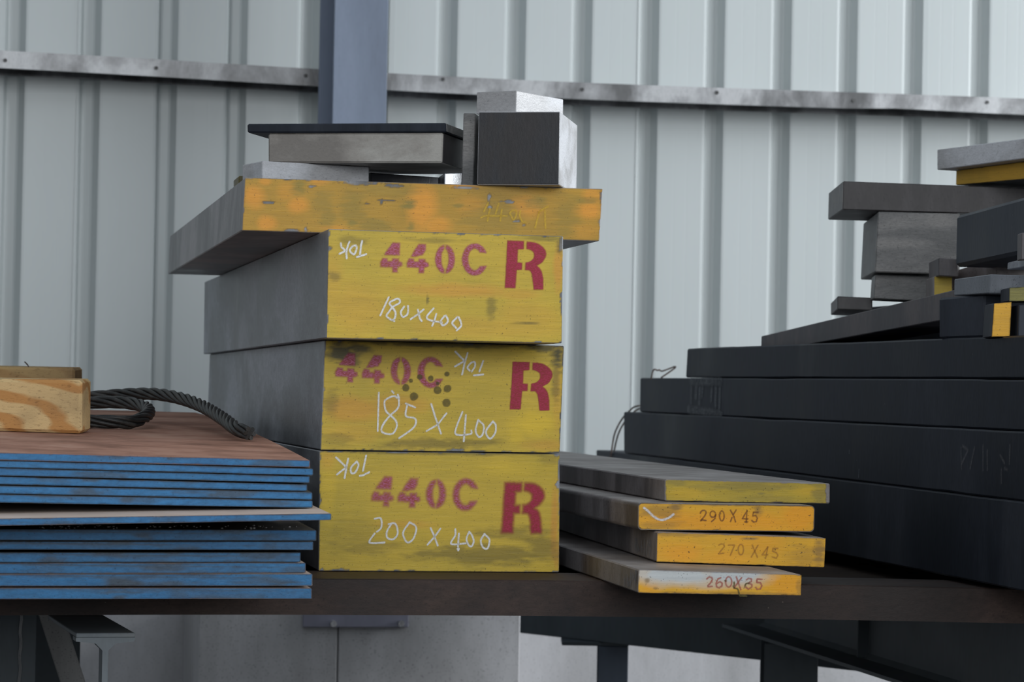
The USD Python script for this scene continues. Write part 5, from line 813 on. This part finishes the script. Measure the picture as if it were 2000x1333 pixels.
FACE['E2r'] = (FACE['E2'][0], FACE['E2'][1], [tuple(p) for p in cs.to_polygons()[0]], FACE['E2'][3])
BLOB['E2r'] = BLOB['E2']
painted_end(e2, 'E2r', 'amber_end', 23, res=0.0016, ragged=0.002)
strokes(e2, 'stencil_numbers', 'brown_ink', STROKE['E2_num'], 0.0026, label='brown stencilled size 290X45', seed=3, curve=False)
strokes(e2, 'white_tick', 'thick_white', STROKE['E2_arc'], 0.0042, label='white curved tick', seed=4)
strokes(e3, 'stencil_numbers', 'faded_ink', STROKE['E3_num'], 0.0026, label='faded stencilled size 270X45', seed=5, curve=False)
strokes(e4, 'stencil_numbers', 'red_ink', STROKE['E4_num'], 0.0026, label='red stencilled size 260X35', seed=6, curve=False)
strokes(e4, 'drip_stain', 'oil_brown', STROKE['E4_drip'], 0.0026, label='dark drip stain', seed=7)
strokes(e3, 'side_chalk', 'faint_chalk', STROKE['E3_side'], 0.010, res=0.0025, off=0.0012, label='faint chalk scribble on the side', side=True)
strokes(e4, 'side_chalk', 'faint_chalk', STROKE['E4_side'], 0.010, res=0.0025, off=0.0012, label='faint chalk scribble on the side', side=True)

# long dark slabs on the right
s4 = billet('S4', 'dark_slab', seed=3, label='lowest and thickest long dark steel slab on the right', cat='steel slab', mat='dark_scale')
s3 = billet('S3', 'dark_slab', seed=5, label='long dark steel slab second from the bottom with faint chalk marks', cat='steel slab', mat='dark_scale')
s2 = billet('S2', 'dark_slab', seed=8, label='long dark steel slab with pale wet streaks, third from the bottom', cat='steel slab', mat='dark_scale')
s1 = billet('S1', 'dark_slab', seed=13, label='uppermost and thinnest of the long dark slabs, carrying the small offcuts', cat='steel slab', mat='dark_scale')
strokes(s3, 'chalk_marks', 'dim_chalk', STROKE['S3_chalk'], 0.006, res=0.002, label='almost rubbed-out chalk letters')

strokes(s2, 'wet_streaks', 'pale_streak', STROKE['S2_streak'], 0.022, res=0.003, label='pale vertical wet streaks', rough=0.9, seed=9)
strokes(s3, 'scratch', 'faint_chalk', STROKE['S3_tick'], 0.003, label='short pale vertical scratch')
# pile of offcuts on the top slab
billet('b', 'long_bar', 'long brownish flat bar lying aslant on the uppermost dark slab', 'flat bar', 'violet_bar')
billet('c', 'small_plate', 'small brownish plate on the left end of the offcut pile', 'offcut', 'violet_bar')
billet('d', 'sawn_block', 'grey sawn block directly under the big grey block of the pile', 'steel block', 'grey_sawn')
billet('e', 'big_block', 'big grey square block in the middle of the offcut pile', 'steel block', 'grey_sawn', chamfer=0.002)
fb = billet('f', 'cross_bar', 'dark brown bar lying across the top of the big grey block', 'steel bar', 'umber_bar')
side_face(fb, 'f', 'grey_sawn', True, 'grey sawn left end')
billet('g', 'dark_billet', 'blue-black billet slanting towards the right edge of the pile', 'steel block', 'blue_scale', chamfer=0.006)
billet('h', 'silver_bar', 'silver sawn bar topmost on the pile at the right edge', 'metal bar', 'silver_sawn')
ib = billet('i', 'yellow_bar', 'bar with worn yellow side just under the topmost silver bar', 'steel bar', 'black_scale', 'ochre_end', 31, ragged=0.002)
billet('j', 'small_cube', 'small grey cube below the blue-black billet', 'offcut', 'violet_bar')
jb = billet('j2', 'yellow_offcut', 'small mustard-ended offcut under the small grey cube', 'offcut', 'brown_steel', 'mustard_end', 32, ragged=0.001)
billet('k1', 'grey_offcut', 'grey offcut wedged under the blue-black billet', 'offcut', 'brown_steel')
billet('k2', 'grey_flat', 'light blue-grey flat piece on the black-blue upright block', 'offcut', 'grey_flat')
billet('n', 'narrow_strip', 'narrow grey-green strip at the right edge of the pile', 'metal strip', 'side_steel')
billet('n2', 'edge_block', 'grey block cut by the right picture edge beside the blue-black billet', 'offcut', 'violet_bar')
billet('l', 'upright_block', 'blue-black block standing on the slab left of the orange bar end', 'steel block', 'blue_scale', chamfer=0.004)
billet('m', 'orange_bar', 'upright bar with orange painted end on the slab', 'steel bar', 'dark_scale', 'amber_end', 33, ragged=0.001)
billet('p', 'corner_block', 'dark blue block on the slab at the very right edge', 'steel block', 'blue_scale')
billet('q', 'olive_bar', 'olive-painted bar end resting above the orange bar end', 'steel bar', 'dark_scale', 'olive_end', 34, ragged=0.001)

for nm, lab, x0, x1, y0, y1, z0, z1 in (('packing_block', 'dark packing block hidden in shadow under the raised end of the long bar', 2.165, 2.46, 5.05, 5.78, 1.3725, 1.4545),
                                        ('packing_strip', 'dark packing strip in the gap below the blue-black billet', 2.23, 2.46, 5.30, 5.62, 1.456, 1.497)):
    t = thing(nm, lab, 'packing piece', (x0, y0, z0))
    part(t, 'body', box(0, x1 - x0, 0, y1 - y0, 0, z1 - z0), 'dark_scale')

# ------------------------------------------------------------------ blue-edged plates
ORD = ['topmost', 'second', 'third', 'fourth', 'fifth', 'sixth', 'seventh', 'eighth', 'ninth', 'tenth', 'eleventh', 'twelfth', 'lowest']
EXTRA = {1: 'with bare rusty top face under the wooden blocks', 7: 'jutting out over the gap with dusty beige top', 8: 'with chips lying on its dark oily top', 10: 'whose right end is set back furthest', 13: 'resting on the rusty rack rail'}
MUL = [1, 1, 1, 1, 1, 1, 0.35, 0.3, 0.28, 0.25, 0.2, 0.1, 0.0]
for k in range(1, 14):
    o, psi, q, L = FACE[f'P{k}']
    lab = f'{ORD[k - 1]} blue-edged steel plate of the left stack' + (' from the top' if 1 < k < 13 else '')
    if k in EXTRA:
        lab = f'{ORD[k - 1]} blue-edged plate ' + EXTRA[k]
    t = thing('blue_plate', lab, 'steel plate', o, psi, 'blue-edged plates stacked on the left')
    sec = []
    for l in np.linspace(0, L, 12):
        dz = MUL[k - 1] * (0.0352 * l - 0.0062 * l * l)
        (a, az), (b, bz), (c, cz), (d, dzz) = q
        e = 0.0008
        sec.append([(a, l, az + dz), (b - e, l, bz + dz), (b, l, bz + e + dz), (c, l, cz - 2 * e + dz), (c - 2 * e, l, cz + dz), (d, l, dzz + dz)])
    part(t, 'body', loft(sec), 'rusty_plate' if k == 1 else 'dusty_plate' if k in (7, 11, 12, 13) else 'oily_plate')
    BLOB[f'P{k}'] = {'dirt': [(float(_rng.uniform(0.28, 0.66)), float(_rng.uniform(0, 0.02)), float(_rng.uniform(0.008, 0.04)), float(_rng.uniform(0.002, 0.008)), float(_rng.uniform(0.3, 0.9))) for _ in range(7)] +
                             [(0.3 + 0.35 * float(_rng.uniform()), q[3][1], 0.2, 0.0018, 0.7)],
                     'alt': [(float(_rng.uniform(0.28, 0.66)), 0.01, 0.05, 0.006, float(_rng.uniform(0.2, 0.7))) for _ in range(3)]}
    if k == 12:
        BLOB['P12']['dirt'].append((0.40, 0.007, 0.028, 0.008, 0.95))
    painted_end(t, f'P{k}', 'blue_edge', 40 + k, res=0.0022, ragged=0.0009, name='blue_front_edge')

# loose chips on the eighth plate
o, psi, q, L = FACE['P8']
chips = []
for _ in range(70):
    s, l, r = _rng.uniform(0.26, 0.66), _rng.uniform(0.004, 0.09), _rng.uniform(0.0008, 0.0024)
    c = trimesh.creation.icosphere(0, r)
    c.vertices *= (1, 1, 0.5)
    zt = q[3][1] + (q[2][1] - q[3][1]) * s / q[1][0] + 0.3 * (0.0352 * l - 0.0062 * l * l)
    chips.append(c.apply_translation((s, l, zt + r * 0.5 + 0.0003)))
ch = thing('metal_chips', 'scattered bright metal chips on the eighth blue-edged plate', 'chips', o, psi, kind='stuff')
part(ch, 'chips', trimesh.util.concatenate(chips), 'chip_metal', kind='stuff')

# ------------------------------------------------------------------ timber blocks, wire rope, tie wire
for key, mat, lab in (('W1', 'pine', 'front pine block with bold grain on the rusty plate'), ('W2', 'old_pine', 'weathered pine block behind the front one, with bent nail')):
    o, psi, q, L = FACE[key]
    t = thing('timber_block', lab, 'timber block', o, psi, 'timber blocks on the blue-edged plates')
    part(t, 'block', block_body(q, L, 0.005, rise=(0.031, 0.0)), mat, smooth=20)
    if key == 'W2':
        w2 = t
        R_ = np.array([[math.cos(psi), -math.sin(psi)], [math.sin(psi), math.cos(psi)]])
        N = np.array(NAIL_PATH) - np.array(o)
        N[:, :2] = N[:, :2] @ R_
        part(t, 'nail', tube(smooth_path(N, 12)[0], 0.0015, 6), 'tie_wire', smooth=True, label='thin bent nail')

C, length = smooth_path(ROPE_PATH, 420)
rp = thing('wire_rope', 'greasy black twisted wire rope looped on the rusty plate', 'wire rope', tuple(C[0]))
Tn, Nn, Bn = frames(C)
turn = 2 * np.pi * np.linspace(0, length, len(C)) / 0.25
RR = 0.0118
for k in range(6):
    a = turn + k * np.pi / 3
    P = C + (RR * 0.66) * (np.cos(a)[:, None] * Nn + np.sin(a)[:, None] * Bn) - C[0]
    part(rp, 'strand', tube(P, RR * 0.335, 8), 'rope_wire', smooth=50)
part(rp, 'core', tube(C - C[0], RR * 0.5, 6), 'rope_wire', smooth=50)

W = [smooth_path(w, 60)[0] for w in WIRE_PATH]
tw = thing('tie_wire', 'bent rusty wire end sticking up on the third slab', 'wire', tuple(W[0][0]))
part(tw, 'wire', tube(W[0] - W[0][0], 0.0022, 6), 'tie_wire', smooth=True)
tw = thing('tie_wire', 'doubled tie wire bowing down at the far end of the dark slabs', 'wire', tuple(W[1][0]))
part(tw, 'wire', tube(W[1] - W[1][0], 0.0026, 6), 'tie_wire', smooth=True)
part(tw, 'wire', tube(W[2] - W[1][0], 0.0026, 6), 'tie_wire', smooth=True)
